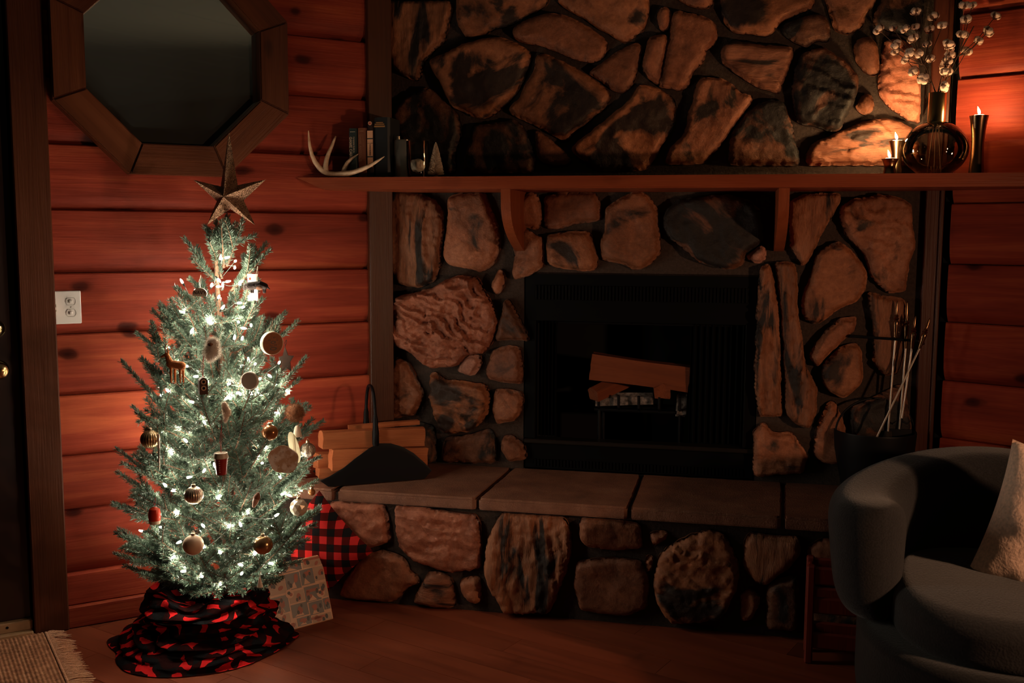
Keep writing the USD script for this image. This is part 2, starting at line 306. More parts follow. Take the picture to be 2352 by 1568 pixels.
# ------------------------------------------------------------------ the room
AL, AC, AR = math.radians(30.0), math.radians(12.1), math.radians(41.15)
PL = on_floor(155, 1440); NL = np.array([-math.sin(AL), math.cos(AL), 0]); UL = np.array([math.cos(AL), math.sin(AL), 0])
NC = np.array([math.sin(AC), math.cos(AC), 0]); UC = np.array([math.cos(AC), -math.sin(AC), 0])
NR = np.array([math.sin(AR), math.cos(AR), 0]); UR = np.array([math.cos(AR), -math.sin(AR), 0])
W = on_floor(1450, 1083, .455); W[2] = 0
MH = on_floor(1420, 1437)                                   # foot of the hearth front
DH = (W - MH) @ NC                                            # hearth depth
PR = hit(2152, 700, W - NC * .04, NC); PR[2] = 0              # right wall starts here
def uL(px, py=700): return (hit(px, py, PL, NL) - PL) @ UL
def uC(px, py=700, dd=0.): return (hit(px, py, W - NC * dd, NC) - W) @ UC
def zC(px, py, dd=0.): return hit(px, py, W - NC * dd, NC)[2]

# floor: laminate planks laid on the diagonal
fl = Thing('floor', kind='structure')
fd = math.radians(-33.0)
fu, fv = np.array([math.cos(fd), math.sin(fd)]), np.array([-math.sin(fd), math.cos(fd)])
room2d = Polygon([(-3.2, .2), (3.0, .2), (3.0, 3.2), (1.75, 3.75), (.4, 3.75), (-.55, 4.0), (-1.7, 3.52), (-3.2, 2.6)])
pw, plen = .128, 1.22
for i in range(-40, 41):
    off = (i * .4177) % 1 * plen
    for k in range(-6, 7):
        a0, b0 = k * plen + off, i * pw
        corners = [(a0 + .0006, b0 + .0006), (a0 + plen - .0006, b0 + .0006), (a0 + plen - .0006, b0 + pw - .0006), (a0 + .0006, b0 + pw - .0006)]
        q = Polygon([tuple(fu * a + fv * b + np.array([0, 3.])) for a, b in corners]).intersection(room2d)
        if q.is_empty or q.area < 1e-3 or not isinstance(q, Polygon): continue
        c0 = fu * (a0 + plen / 2) + fv * (b0 + pw / 2) + np.array([0, 3.])
        local = affinity.rotate(affinity.translate(q, -c0[0], -c0[1]), -math.degrees(fd), origin=(0, 0))
        m = extrude(local, .012, -.012)
        # the plank in its own frame (grain along x)
        path = numbered(fl.path, 'plank')
        mm = usdkit.mesh(stage, path, m, FLOORWOOD, smooth=False)
        mm.AddTranslateOp().Set(Gf.Vec3d(float(c0[0]), float(c0[1]), 0)); mm.AddRotateZOp().Set(math.degrees(fd))
fl.part('subfloor', cbox((-3.4, -3.2, -.10), (3.2, 4.6, -.0135)), SOOT, False)

# left wall: rounded log siding
wl = Thing('wall_left', kind='structure', loc=PL, rot=AL)
SEAMS = [.193, .424, .621, .838, 1.056, 1.270, 1.490, 1.714, 1.936, 2.160, 2.385, 2.61]
def siding(u0, u1, z0, z1, bow=.004):
    prof = [(.034, z0), (.024, z0), (.019, z0 + .007), (.0115, z0 + .018), (.0055, z0 + .031), (.0015, z0 + .046), (-bow * .5, z0 + .075), (-bow, (z0 + z1) / 2), (-bow * .5, z1 - .03), (0, z1 - .004), (.004, z1), (.034, z1)]
    p = Polygon(prof); m = extrude(p, u1 - u0); v = m.vertices
    m.vertices = np.stack([u0 + v[:, 2], v[:, 0], v[:, 1]], 1)
    if m.volume < 0: m.invert()
    return m
uW0, uW1 = -.01, uL(893)
for z0, z1 in zip(SEAMS[:-1], SEAMS[1:]):
    wl.part('plank', siding(uW0, uW1, z0 + .001, z1 - .0005), LOG, 25, local=True)
wl.part('backing', cbox((-1.4, .033, 0), (uW1 + .02, .06, 2.7)), SOOT, False, local=True)
bb = Thing('baseboard_left', kind='structure', loc=PL, rot=AL)
bb.part('upper_board', cbox((.0, -.011, .081), (uW1 - .2, .03, .194), .004), LOG, local=True)
bb.part('lower_board', cbox((.0, -.026, .0), (uW1 - .2, .03, .080), .005), LOG, local=True)
uD0 = uL(76, 1400)
tr = Thing('trim_1', kind='structure', loc=PL, rot=AL)
tr.part('casing', cbox((uD0, -.032, 0), (.004, .03, 2.7), .004), CASING, local=True)
tr = Thing('trim_2', kind='structure', loc=PL, rot=AL)
tr.part('corner_board', cbox((uL(846), -.022, .0), (uL(893) + .012, .05, 2.7), .003), CASING, local=True)
# door in the left wall
dr = Thing('door_1', kind='structure', loc=PL, rot=AL)
dr.part('slab', cat(cbox((uD0 - .92, .012, .055), (uD0 - .006, .05, 2.6), .003)), plain('door_paint', (.022, .008, .006), rough=.4, bump=.1, bscale=20), local=True)
kx = uL(2, 848); kz = hit(2, 848, PL, NL)[2]; kz2 = hit(2, 755, PL, NL)[2]
kn = lathe([(0, 0), (.030, 0), (.031, .006), (.024, .010), (.011, .014), (.010, .030), (.020, .036), (.0275, .046), (.029, .056), (.025, .066), (.014, .072), (0, .0735)], 32)
Ry = np.array([[1, 0, 0], [0, 0, -1], [0, 1, 0]], float)          # z axis to -y
dr.part('knob', moved(kn, (kx - .006, .012, kz), Ry), BRASS, True, label='round brass door knob', local=True)
db = lathe([(0, 0), (.032, 0), (.033, .005), (.027, .012), (.024, .014), (.023, .022), (.012, .024), (0, .024)], 32)
dr.part('deadbolt', moved(db, (kx - .012, .012, kz2), Ry), BRASS, True, label='brass deadbolt rose', local=True)
th = Thing('trim_3', kind='structure', loc=PL, rot=AL)
th.part('threshold', cat(cbox((uD0 - .9, -.035, 0), (uD0 - .004, .03, .020), .004), cbox((uD0 - .9, -.012, .018), (uD0 - .004, .03, .055), .004)), plain('threshold_wood', (.30, .17, .085), rough=.5, var=.15, bscale=30), local=True)
th.part('screw', moved(lathe([(0, 0), (.005, 0), (.004, .002), (0, .0022)], 12), (uD0 - .085, -.0125, .040), Ry), BLACKIRON, local=True)

# right wall
wr = Thing('wall_right', kind='structure', loc=PR, rot=-AR)
for z0, z1 in zip(SEAMS[:-1], SEAMS[1:]):
    wr.part('plank', siding(.035, 2.2, z0 + .04 + .001, z1 + .04 - .0005), LOG, 25, local=True)
wr.part('backing', cbox((0, .033, 0), (2.2, .06, 2.7)), SOOT, False, local=True)
wr.part('base_plank', siding(.035, 2.2, 0.0, .232), LOG, 25, local=True)
tr = Thing('trim_4', kind='structure', loc=W, rot=-AC)
ua, ub = uC(2112), uC(2155, 700, .05)
tr.part('corner_board', cbox((ua, -.035, .3), (ub, .05, 2.7), .003), DARKWOOD, local=True)
tr.part('corner_bead', cbox((ub - .008, -.046, .3), (ub + .006, .04, 2.7), .003), CASING, local=True)

# the rest of the room, behind the camera: plaster, seen only in the mirror
PLASTER = plain('plaster', (.13, .19, .20), rough=.9, bump=.1, bscale=30)
wb = Thing('wall_back', kind='structure')
wb.part('plaster_panel', cbox((-3.4, -3.3, 0), (3.2, -3.2, 2.7)), PLASTER, False)
wf = Thing('ceiling', kind='structure')
for k in range(20):
    wf.part('board', cbox((-3.4, -3.2 + k * .4, 2.66), (3.2, -3.2 + k * .4 + .394, 2.70), .006), PLASTER)

# ------------------------------------------------------------------ stone chimney breast
CR = {4: (860, 0, 3.36), 5: (1500, 0, 2.7606), 6: (860, 420, 2.306), 7: (1500, 420, 2.306), 8: (700, 1050, 3.027), 9: (1400, 1000, 2.4706), 0: (0, 0, 1.)}
STONES = []
def S(crop, mat, h, rough, pts): STONES.append((crop, mat, h, rough, pts))
#upper chimney
S(4, 'vst', .055, 1.0, [(85,0),(590,0),(600,90),(560,190),(545,310),(470,370),(395,450),(355,520),(348,600),(310,625),(210,580),(150,530),(115,420),(95,250),(80,100)])
S(4, 'mott', .05, .5, [(630,-60),(1360,-60),(1345,20),(1290,60),(1180,110),(1060,190),(930,215),(860,262),(740,290),(680,275),(640,200),(620,100)])
S(4, 'plain', .05, .35, [(1050,220),(1090,185),(1150,150),(1330,92),(1420,95),(1550,140),(1680,220),(1790,305),(1808,350),(1765,450),(1690,490),(1560,465),(1430,410),(1300,355),(1140,335),(1060,290)])
S(4, 'mott', .05, .7, [(1390,-60),(2115,-60),(2122,60),(2090,200),(2050,262),(2005,268),(1990,315),(1915,328),(1840,280),(1720,215),(1600,130),(1470,60),(1400,10)])
S(4, 'mott', .06, .45, [(420,450),(560,400),(680,335),(850,285),(970,275),(1080,320),(1200,385),(1208,450),(1165,560),(1140,640),(1080,740),(990,830),(905,900),(840,925),(740,890),(590,820),(545,740),(510,650),(450,560),(415,490)])
S(4, 'mott', .055, .55, [(1225,440),(1290,398),(1400,440),(1560,520),(1700,610),(1812,695),(1822,760),(1780,830),(1690,900),(1620,960),(1540,1020),(1480,1095),(1400,1060),(1250,975),(1130,920),(1030,870),(1022,830),(1105,760),(1145,670),(1190,590),(1235,530)])
S(4, 'plain', .045, .5, [(1635,545),(1740,490),(1850,400),(2000,318),(2072,335),(2062,420),(2032,520),(2010,620),(1965,680),(1905,727),(1820,690),(1760,630),(1650,575)])
S(4, 'dark', .05, .9, [(140,880),(200,780),(330,680),(400,668),(480,720),(570,800),(640,880),(668,970),(650,1060),(620,1160),(620,1330),(230,1330),(200,1100),(150,950)])
S(4, 'dark', .05, .8, [(720,1010),(760,955),(900,945),(1060,915),(1130,950),(1180,1030),(1212,1130),(1240,1240),(1230,1335),(680,1335),(690,1180),(730,1090)])
S(4, 'tan', .045, .8, [(1225,1000),(1245,985),(1350,1065),(1450,1150),(1530,1245),(1440,1282),(1280,1258),(1240,1180)])
S(4, 'mott', .06, .8, [(1505,1140),(1600,1060),(1740,950),(1830,870),(1930,810),(1985,720),(2040,638),(2140,660),(2300,735),(2332,800),(2312,960),(2240,1090),(2165,1220),(2090,1315),(1700,1320),(1620,1240),(1540,1190)])
S(4, 'plain', .05, .6, [(2095,380),(2100,292),(2180,262),(2262,258),(2267,350),(2237,470),(2222,550),(2232,640),(2192,670),(2130,622),(2068,560),(2062,480)])
S(4, 'plain', .045, .5, [(2170,90),(2210,48),(2255,35),(2298,80),(2290,195),(2235,255),(2185,205)])
S(5, 'plain', .045, .5, [(120,-50),(390,-50),(382,30),(330,55),(265,50),(180,15)])
S(5, 'plain', .055, .7, [(125,55),(180,60),(250,80),(340,100),(400,150),(413,220),(402,285),(345,300),(332,370),(305,420),(272,430),(242,480),(232,545),(200,572),(60,560),(20,545),(55,470),(75,330),(100,240),(105,150)])
S(5, 'mott', .05, .7, [(415,-50),(1040,-50),(1020,50),(900,95),(800,150),(765,200),(730,235),(610,212),(510,210),(450,140),(428,80)])
S(5, 'dark', .055, .9, [(800,175),(880,120),(980,95),(1085,85),(1120,140),(1135,210),(1120,278),(1045,250),(980,303),(900,272),(840,230)])
S(5, 'tan', .05, .6, [(1080,-50),(1440,-50),(1400,40),(1350,100),(1335,175),(1240,222),(1150,190),(1130,130),(1110,50)])
S(5, 'hst', .055, .8, [(422,345),(450,270),(520,250),(600,262),(720,280),(900,290),(890,360),(862,440),(832,520),(800,600),(720,572),(600,522),(520,462),(440,402)])
S(5, 'dark', .065, 1.2, [(875,545),(900,420),(950,330),(1010,308),(1100,300),(1180,350),(1250,410),(1300,470),(1306,560),(1282,640),(1240,722),(1205,780),(1195,825),(1165,845),(1080,820),(980,792),(905,772),(885,700)])
S(5, 'tan', .06, .8, [(300,480),(420,490),(500,522),(560,590),(640,595),(632,640),(580,720),(500,822),(430,922),(370,985),(305,1045),(60,1045),(110,920),(180,870),(215,780),(220,700),(250,650),(262,560)])
S(5, 'dark', .055, .9, [(490,850),(560,740),(680,640),(800,625),(842,650),(852,720),(882,760),(905,880),(922,930),(940,1050),(700,1050),(470,1050),(480,940)])
S(5, 'tan', .045, .9, [(1275,665),(1340,582),(1400,600),(1407,690),(1362,737),(1290,702)])
S(5, 'plain', .045, .6, [(1280,250),(1370,222),(1420,262),(1440,350),(1452,450),(1420,482),(1335,457),(1290,390),(1270,320)])
S(5, 'crag', .055, 1.1, [(1435,450),(1470,250),(1560,232),(1680,300),(1702,500),(1706,700),(1696,795),(1600,742),(1520,692),(1430,612),(1425,540)])
S(5, 'hst', .06, 1.3, [(968,965),(1010,910),(1100,870),(1200,820),(1330,772),(1450,745),(1560,765),(1640,800),(1692,900),(1692,1050),(980,1050),(966,1000)])
S(5, 'dark', .05, .6, [(1460,-50),(1722,-50),(1716,150),(1700,270),(1600,215),(1490,190),(1390,150),(1400,90),(1440,20)])
#lower chimney
S(6, 'vst', .06, 1.2, [(90,45),(160,40),(260,60),(330,90),(365,160),(360,300),(342,450),(320,520),(230,555),(140,542),(95,480),(80,380),(75,250),(80,120)])
S(6, 'tan', .055, .7, [(385,70),(470,50),(580,40),(600,90),(640,180),(660,280),(666,350),(632,430),(570,475),(480,452),(400,440),(358,400),(368,300),(385,190)])
S(6, 'plain', .05, .5, [(745,110),(800,50),(860,45),(880,110),(890,200),(862,262),(820,240),(742,230)])
S(6, 'tan', .055, .8, [(735,245),(820,248),(860,285),(888,275),(900,360),(896,450),(830,490),(730,522),(720,480),(735,400),(725,330)])
S(6, 'plain', .05, .6, [(890,70),(1000,45),(1170,45),(1195,100),(1202,200),(1050,222),(960,250),(895,240)])
S(6, 'mott', .06, .6, [(905,272),(1000,258),(1140,250),(1165,330),(1190,400),(1172,470),(1100,467),(1000,457),(910,430),(905,350)])
S(6, 'mott', .06, .7, [(1215,130),(1280,90),(1380,35),(1450,60),(1500,130),(1512,250),(1520,370),(1470,430),(1385,472),(1310,430),(1200,412),(1190,330),(1220,240)])
S(6, 'crag', .085, 2.2, [(120,600),(200,580),(300,560),(370,510),(450,490),(540,495),(570,560),(620,640),(660,720),(640,800),(612,870),(570,905),(500,910),(440,970),(300,982),(260,960),(200,890),(110,865),(95,780),(85,720)])
S(6, 'pink', .06, .8, [(425,995),(470,930),(515,905),(560,910),(566,960),(535,1025),(440,1008)])
S(6, 'tan', .045, .8, [(620,520),(660,440),(692,490),(682,570),(645,602),(610,560)])
S(6, 'dark', .06, 1.1, [(690,600),(740,660),(780,740),(822,840),(720,836),(635,840),(650,760),(670,700)])
S(6, 'plain', .045, .5, [(615,890),(700,860),(770,870),(786,960),(786,1072),(700,1062),(592,1042),(578,1000),(600,940)])
S(6, 'tan', .065, 1.2, [(120,918),(180,960),(222,1030),(262,1120),(240,1180),(210,1230),(100,1250),(70,1220),(75,1150),(65,1050),(90,980)])
S(6, 'mott', .065, 1.1, [(290,1010),(320,1000),(362,1040),(480,1052),(580,1070),(612,1120),(606,1210),(560,1280),(500,1322),(370,1330),(340,1300),(310,1222),(290,1130)])
S(6, 'tan', .05, .9, [(630,1095),(700,1090),(785,1110),(785,1210),(740,1262),(640,1282),(618,1200)])
S(6, 'dark', .05, .8, [(360,1352),(480,1338),(620,1300),(645,1380),(645,1490),(345,1480)])
S(6, 'tan', .05, .9, [(672,1340),(722,1330),(790,1380),(806,1470),(700,1480),(665,1420)])
S(6, 'dark', .05, .8, [(110,1275),(220,1265),(310,1290),(325,1380),(330,1490),(100,1490)])
S(7, 'dark', .075, .9, [(40,200),(60,140),(130,90),(250,70),(400,60),(520,90),(570,150),(598,250),(590,310),(535,345),(478,385),(495,425),(450,445),(420,460),(330,452),(240,420),(150,342),(70,280)])
S(7, 'pink', .07, .5, [(478,388),(540,352),(580,320),(606,360),(602,410),(560,432),(500,408)])
S(7, 'vst', .06, 1.0, [(720,100),(790,60),(900,50),(990,55),(1002,90),(952,180),(912,250),(872,330),(832,410),(790,452),(760,400),(722,330),(718,200)])
S(7, 'tan', .065, 1.4, [(990,120),(1080,80),(1200,55),(1300,75),(1375,110),(1380,220),(1392,330),(1362,420),(1345,580),(1260,592),(1190,540),(1150,480),(1130,400),(1090,350),(1030,290),(990,200)])
S(7, 'mott', .065, .7, [(868,370),(930,330),(990,300),(1050,350),(1110,422),(1140,470),(1130,570),(1080,632),(1000,662),(930,712),(870,757),(800,722),(778,650),(800,570),(840,470)])
S(7, 'vst', .055, 1.1, [(558,450),(622,420),(655,560),(676,800),(682,1000),(690,1240),(560,1242),(535,1100),(540,900),(550,650)])
S(7, 'vst', .065, 1.1, [(642,412),(755,422),(772,530),(766,660),(790,800),(802,950),(872,1080),(872,1220),(832,1300),(760,1282),(702,1230),(692,1000),(682,780),(662,560)])
S(7, 'tan', .065, .9, [(822,925),(850,870),(900,800),(982,720),(1090,700),(1072,780),(1000,850),(922,922),(870,982)])
S(7, 'mott', .07, .8, [(895,960),(1000,862),(1090,840),(1112,920),(1116,1050),(1020,1146),(930,1110),(890,1040)])
S(7, 'vst', .055, .9, [(1130,570),(1240,600),(1340,610),(1362,750),(1342,900),(1312,1000),(1240,1032),(1160,960),(1170,800)])
S(7, 'tan', .05, .8, [(880,1250),(940,1145),(970,1160),(1022,1290),(1022,1490),(900,1490),(840,1440)])
S(7, 'tan', .05, 1.0, [(530,1320),(590,1260),(632,1320),(740,1320),(822,1440),(800,1540),(530,1560)])
S(7, 'dark', .05, .8, [(1040,1200),(1200,1120),(1330,1060),(1380,1300),(1300,1500),(1050,1490)])
HSTONES = []
def SH(crop, mat, h, rough, pts): HSTONES.append((crop, mat, h, rough, pts))
SH(8, 'crag', .07, .9, [(140,380),(180,300),(300,300),(540,320),(575,420),(586,600),(480,636),(380,642),(310,580),(220,480)])
SH(8, 'crag', .06, 1.0, [(620,330),(740,330),(1000,385),(1180,402),(1215,480),(1226,640),(1220,790),(1080,802),(1020,816),(850,770),(740,712),(650,632),(625,500)])
SH(8, 'plain', .05, .5, [(215,980),(230,940),(300,820),(400,690),(520,650),(650,682),(712,740),(720,800),(790,840),(790,900),(702,912),(680,960),(610,1018),(380,1005)])
SH(8, 'hst', .05, .7, [(728,1022),(800,890),(860,790),(950,810),(1020,850),(1046,1000),(1040,1058),(960,1066),(850,1042)])
SH(8, 'tan', .045, .9, [(1065,870),(1120,840),(1212,830),(1226,1022),(1160,1032),(1080,980)])
SH(8, 'vst', .06, 1.1, [(1245,640),(1300,480),(1370,382),(1480,390),(1640,402),(1800,420),(1852,520),(1850,700),(1800,850),(1742,1000),(1700,1090),(1400,1102),(1330,1000),(1270,900),(1240,800)])
SH(0, 'tan', .05, .6, [(1331,1190),(1400,1188),(1470,1205),(1477,1262),(1420,1268),(1345,1260),(1327,1235)])
SH(0, 'plain', .05, .6, [(1320,1290),(1400,1282),(1470,1290),(1492,1330),(1487,1400),(1440,1420),(1330,1408),(1315,1350)])
SH(9, 'mott', .065, 1.1, [(270,700),(330,630),(430,580),(560,540),(640,560),(702,650),(740,760),(722,880),(660,1000),(620,1050),(350,1080),(260,960),(245,830)])
SH(9, 'vst', .055, .6, [(758,600),(790,550),(900,570),(1080,580),(1090,680),(1030,760),(960,800),(900,860),(830,850),(758,760)])
SH(9, 'tan', .05, .9, [(740,900),(800,870),(862,920),(822,1050),(740,1080)])
SH(9, 'dark', .05, .8, [(890,860),(980,815),(1070,790),(1092,1000),(1062,1120),(880,1110)])
SH(9, 'tan', .04, .6, [(200,690),(236,680),(252,700),(240,780),(205,790)])
SH(9, 'tan', .04, .6, [(215,560),(300,545),(345,565),(300,620),(240,640)])
SH(9, 'plain', .05, .7, [(1120,640),(1200,590),(1330,590),(1400,640),(1390,780),(1280,860),(1120,820)])
SH(9, 'dark', .05, .7, [(1120,880),(1280,900),(1420,830),(1500,960),(1440,1150),(1120,1140)])

def stone_mesh(P, h, rough, mat, seed):
    """P: outline in the wall's frame (u, z). Domed, weathered, with strata or lumps; front towards -y."""
    poly = Polygon(P).buffer(0)
    if poly.geom_type != 'Polygon': poly = max(poly.geoms, key=lambda g: g.area)
    poly = poly.buffer(-.006).buffer(.006) if poly.area > .004 else poly
    if poly.geom_type != 'Polygon': poly = max(poly.geoms, key=lambda g: g.area)
    r = np.random.default_rng(seed)
    sp = .0115 if rough < 1 else .0085
    if h > .08: sp = .0062
    L = poly.exterior.length; n = max(24, int(L / (sp * .9)))
    b = np.array([poly.exterior.interpolate(k / n, normalized=True).coords[0] for k in range(n)])
    bs = gaussian_filter1d(b, 1.2, axis=0, mode='wrap')
    t = np.roll(bs, -1, 0) - np.roll(bs, 1, 0); nr = np.stack([t[:, 1], -t[:, 0]], 1); nr /= np.linalg.norm(nr, axis=1, keepdims=True)
    jit = (meshkit.fbm(np.c_[bs * 38, np.full(n, seed)], 3) - .5) * .012 * min(1.2, .4 + rough * .5)
    b = bs + nr * jit[:, None]
    poly = Polygon(b).buffer(0)
    if poly.geom_type != 'Polygon': poly = max(poly.geoms, key=lambda g: g.area)
    x0, y0, x1, y1 = poly.bounds
    gx, gy = np.meshgrid(np.arange(x0, x1, sp), np.arange(y0, y1, sp * .87))
    gx = gx + (np.arange(gx.shape[0]) % 2)[:, None] * sp / 2
    g = np.c_[gx.ravel(), gy.ravel()] + r.normal(0, sp * .14, (gx.size, 2))
    dense = np.array([Polygon(b).exterior.interpolate(k / (3 * n), normalized=True).coords[0] for k in range(3 * n)])
    kd = cKDTree(dense); d = kd.query(g)[0]
    ins = shapely.contains_xy(Polygon(b).buffer(0), g[:, 0], g[:, 1]) & (d > sp * .55)
    pts = np.vstack([b, g[ins]]); dist = np.r_[np.zeros(n), d[ins]]
    tri = Delaunay(pts).simplices; c = pts[tri].mean(1)
    tri = tri[shapely.contains_xy(Polygon(b).buffer(1e-4), c[:, 0], c[:, 1])]
    a, bb_, cc = pts[tri[:, 0]], pts[tri[:, 1]], pts[tri[:, 2]]
    area = (bb_[:, 0] - a[:, 0]) * (cc[:, 1] - a[:, 1]) - (bb_[:, 1] - a[:, 1]) * (cc[:, 0] - a[:, 0])
    tri = tri[np.abs(area) > 1e-9]; area = area[np.abs(area) > 1e-9]
    tri[area < 0] = tri[area < 0][:, ::-1]
    rw = .020 + .012 * (1 if rough < .8 else .4)
    q = np.clip(dist / rw, 0, 1); dome = np.sqrt(1 - (1 - q) ** 2)
    s3 = np.c_[pts, np.full(len(pts), seed * .37)]
    st = {'vst': (34, 5), 'hst': (6, 32), 'crag': (7, 22)}.get(mat, (9, 9))
    low = meshkit.fbm(s3 * [7, 7, 1], 3, seed) - .5
    fine = meshkit.fbm(s3 * [st[0], st[1], 1] + low[:, None] * 1.2, 4, seed + 5) - .5
    micro = meshkit.fbm(s3 * [60, 60, 1], 3, seed + 9) - .5
    tilt = (pts - pts.mean(0)) @ r.normal(0, .05, 2)
    y = h * (.45 + .55 * dome) + tilt * dome + dome * (low * .035 + fine * .030 * rough + micro * .008 * (.5 + rough))
    if mat == 'crag' or rough > 1.05:      # broken strata
        k = pts[:, 1] * math.cos(.35) + pts[:, 0] * math.sin(.35) if mat != 'vst' else pts[:, 0]
        w = k * (26 if rough > 2 else 20) + 3.2 * (meshkit.fbm(s3 * [8, 8, 1], 4, seed + 2) - .5) * (2.2 if rough > 2 else 1)
        saw = (w - np.floor(w)); y += dome * (saw ** 1.6 - .4) * (.016 if rough > 2 else .009) * (.5 + meshkit.noise(s3 * [9, 9, 1], seed + 3))
        cell = meshkit.noise(np.c_[np.floor(w), pts[:, 0] * 9, np.full(len(pts), seed)], seed + 4)
        y += dome * (cell - .5) * (.03 if rough > 2 else .010)
    y[:n] = np.maximum(h * .30 + low[:n] * .01, .006)
    V = np.c_[pts[:, 0], -y, pts[:, 1]]
    back = np.c_[b[:, 0], np.full(n, .02), b[:, 1]]
    V = np.vstack([V, back]); m_ = len(pts); k = np.arange(n); k2 = (k + 1) % n
    F = np.vstack([tri, np.c_[k, m_ + k, m_ + k2], np.c_[k, m_ + k2, k2]])
    ccw = Polygon(b).exterior.is_ccw
    mesh = trimesh.Trimesh(V, F, process=False)
    if mesh.volume < 0: mesh.invert()
    edge = np.r_[np.clip(dist / .055, 0, 1), np.zeros(n)]
    return mesh, edge

chim = Thing('stone_fireplace', 'large rubble stone chimney breast of brown split stones in grey mortar', 'fireplace', W, -AC)
def trace(crop, pts, P, N, U, O):
    ox, oy, sc = CR[crop]; out = []
    for x, y in pts:
        h_ = hit(ox + x / sc, oy + y / sc, P, N); out.append(((h_ - O) @ U, h_[2]))
    return out
HU0, HU1 = uC(1203, 800), uC(1742, 800); HZ0, HZ1 = .44, zC(1470, 632)
face = sbox(uC(880), .0, uC(2122), 2.7).difference(sbox(HU0, .2, HU1, HZ1))
chim.part('mortar', front_extrude(face, .10, 0), MORTAR, False, local=True)
for i, (crop, mat, h, rough, pts) in enumerate(STONES):
    P = trace(crop, pts, W - NC * .03, NC, UC, W)
    mesh, edge = stone_mesh(P, h, rough, mat, i + 1)
    chim.part('stone', mesh, ST[mat], True, local=True, attr={'edge': edge})

# ------------------------------------------------------------------ raised hearth
hearth = Thing('stone_hearth', 'raised stone hearth with thick sandstone slabs on rubble stones', 'hearth', W, -AC)
def cu(P): P = np.asarray(P); return (P - W) @ UC
yF = -DH
lw = [(PL + UL * t) for t in (.9, 1.5)]; lwl = [((p - W) @ UC, (p - W) @ NC) for p in lw]
rw_ = [(PR + UR * t) for t in (0.04, 1.2)]; rwl = [((p - W) @ UC, (p - W) @ NC) for p in rw_]
def line_x(L, y): (x0, y0), (x1, y1) = L; return x0 + (x1 - x0) * (y - y0) / (y1 - y0)
HB = lwl; yB = .0
def hearth_poly(y0):
    return Polygon([(line_x(lwl, y0) + .03, y0), (line_x(lwl, yB) + .03, yB), (uC(2118), yB), (rwl[0][0], min(rwl[0][1], -.03)), (line_x(rwl, y0) - .01, y0)]).buffer(0)
core = hearth_poly(yF + .03)
hearth.part('mortar', extrude(core, .397), MORTAR, False, local=True)
top = hearth_poly(yF - .012)
hearth.part('mortar_bed', extrude(hearth_poly(yF + .008), .034, .394), MORTAR, False, local=True)
cuts = [-2.5] + [cu(hit(px, py, MH, NC)) for px, py in ((774, 1125), (1092, 1150), (1446, 1172), (1791, 1200), )] + [2.4]
for k, (a, b) in enumerate(zip(cuts[:-1], cuts[1:])):
    wdt = (.006 if k != 0 else .009)
    skew = .05
    cell = Polygon([(a + wdt, yF - .2), (b - wdt, yF - .2), (b - wdt + skew * (k % 2), .3), (a + wdt + skew * ((k + 1) % 2), .3)])
    g = top.intersection(cell)
    if g.is_empty: continue
    g = g.buffer(-.004).buffer(.004)
    # slightly wavy outline, fine top surface
    L = g.exterior.length; n = int(L / .02)
    o = np.array([g.exterior.interpolate(i / n, normalized=True).coords[0] for i in range(n)])
    o += (np.stack([meshkit.fbm(np.c_[o * 30, np.full(n, k)], 3), meshkit.fbm(np.c_[o * 30, np.full(n, k + 9)], 3)], 1) - .5) * .007
    gp = Polygon(o).buffer(0)
    lower = extrude(gp.buffer(-.002), .010, .402); mid = extrude(gp, .030, .407); upper = extrude(gp.buffer(-.005), .011, .435)
    hearth.part('slab', cat(lower, mid, upper), SLAB, 25, local=True)
WH = W - NC * DH
for i, (crop, mat, h, rough, pts) in enumerate(HSTONES):
    P = trace(crop, pts, WH - NC * .0, NC, UC, W)
    P = [(u, max(.004, min(z, .398))) for u, z in P]
    mesh, edge = stone_mesh(P, h * .8, rough, mat, 200 + i)
    mesh.apply_translation((0, yF + .032, 0))
    hearth.part('stone', mesh, ST[mat], True, local=True, attr={'edge': edge})

# ------------------------------------------------------------------ firebox
fb = Thing('firebox_insert', 'black metal firebox insert with louvred panels in the stone chimney', 'fireplace insert', W, -AC)
z1 = zC(1470, 742); z0 = zC(1460, 1018, .0)
ux = lambda px, py=850: uC(px, py)
fb.part('top_panel', cbox((HU0 + .004, .0, z1), (HU1 - .004, .04, HZ1 + .01), .003), BLACKMETAL, local=True)
fb.part('bottom_panel', cbox((HU0 + .006, .005, HZ0 + .008), (HU1 - .006, .05, z0 - .018), .003), BLACKMETAL, local=True)
fb.part('sill', cbox((HU0 + .004, -.014, z0 - .018), (HU1 - .004, .06, z0), .004), plain('sill_metal', (.035, .03, .026), rough=.3, metal=.6), local=True)
def louvres(za, zb, y, n=62):
    xs = np.linspace(HU0 + .05, HU1 - .05, n)
    return cat(*[cbox((x - .004, y - .004, za), (x + .004, y + .012, zb), .001) for x in xs])
fb.part('upper_grille', louvres(zC(1470, 692), zC(1470, 658), -.002), BLACKMETAL, local=True)
fb.part('lower_grille', louvres(HZ0 + .018, HZ0 + .048, .003), BLACKMETAL, local=True)
fb.part('side_jamb', cbox((HU0 + .002, .0, z0), (HU0 + .05, .05, z1 + .005), .003), BLACKMETAL, local=True)
fb.part('side_jamb', cbox((HU1 - .05, .0, z0), (HU1 - .002, .05, z1 + .005), .003), BLACKMETAL, local=True)
inner = cat(cbox((HU0, .50, .40), (HU1, .53, 1.3)), cbox((HU0 - .02, .05, .40), (HU0 + .01, .53, 1.3)), cbox((HU1 - .01, .05, .40), (HU1 + .02, .53, 1.3)), cbox((HU0, .05, 1.26), (HU1, .53, 1.29)), cbox((HU0, .05, .40), (HU1, .53, .452)))
fb.part('fire_chamber', inner, SOOT, False, local=True)
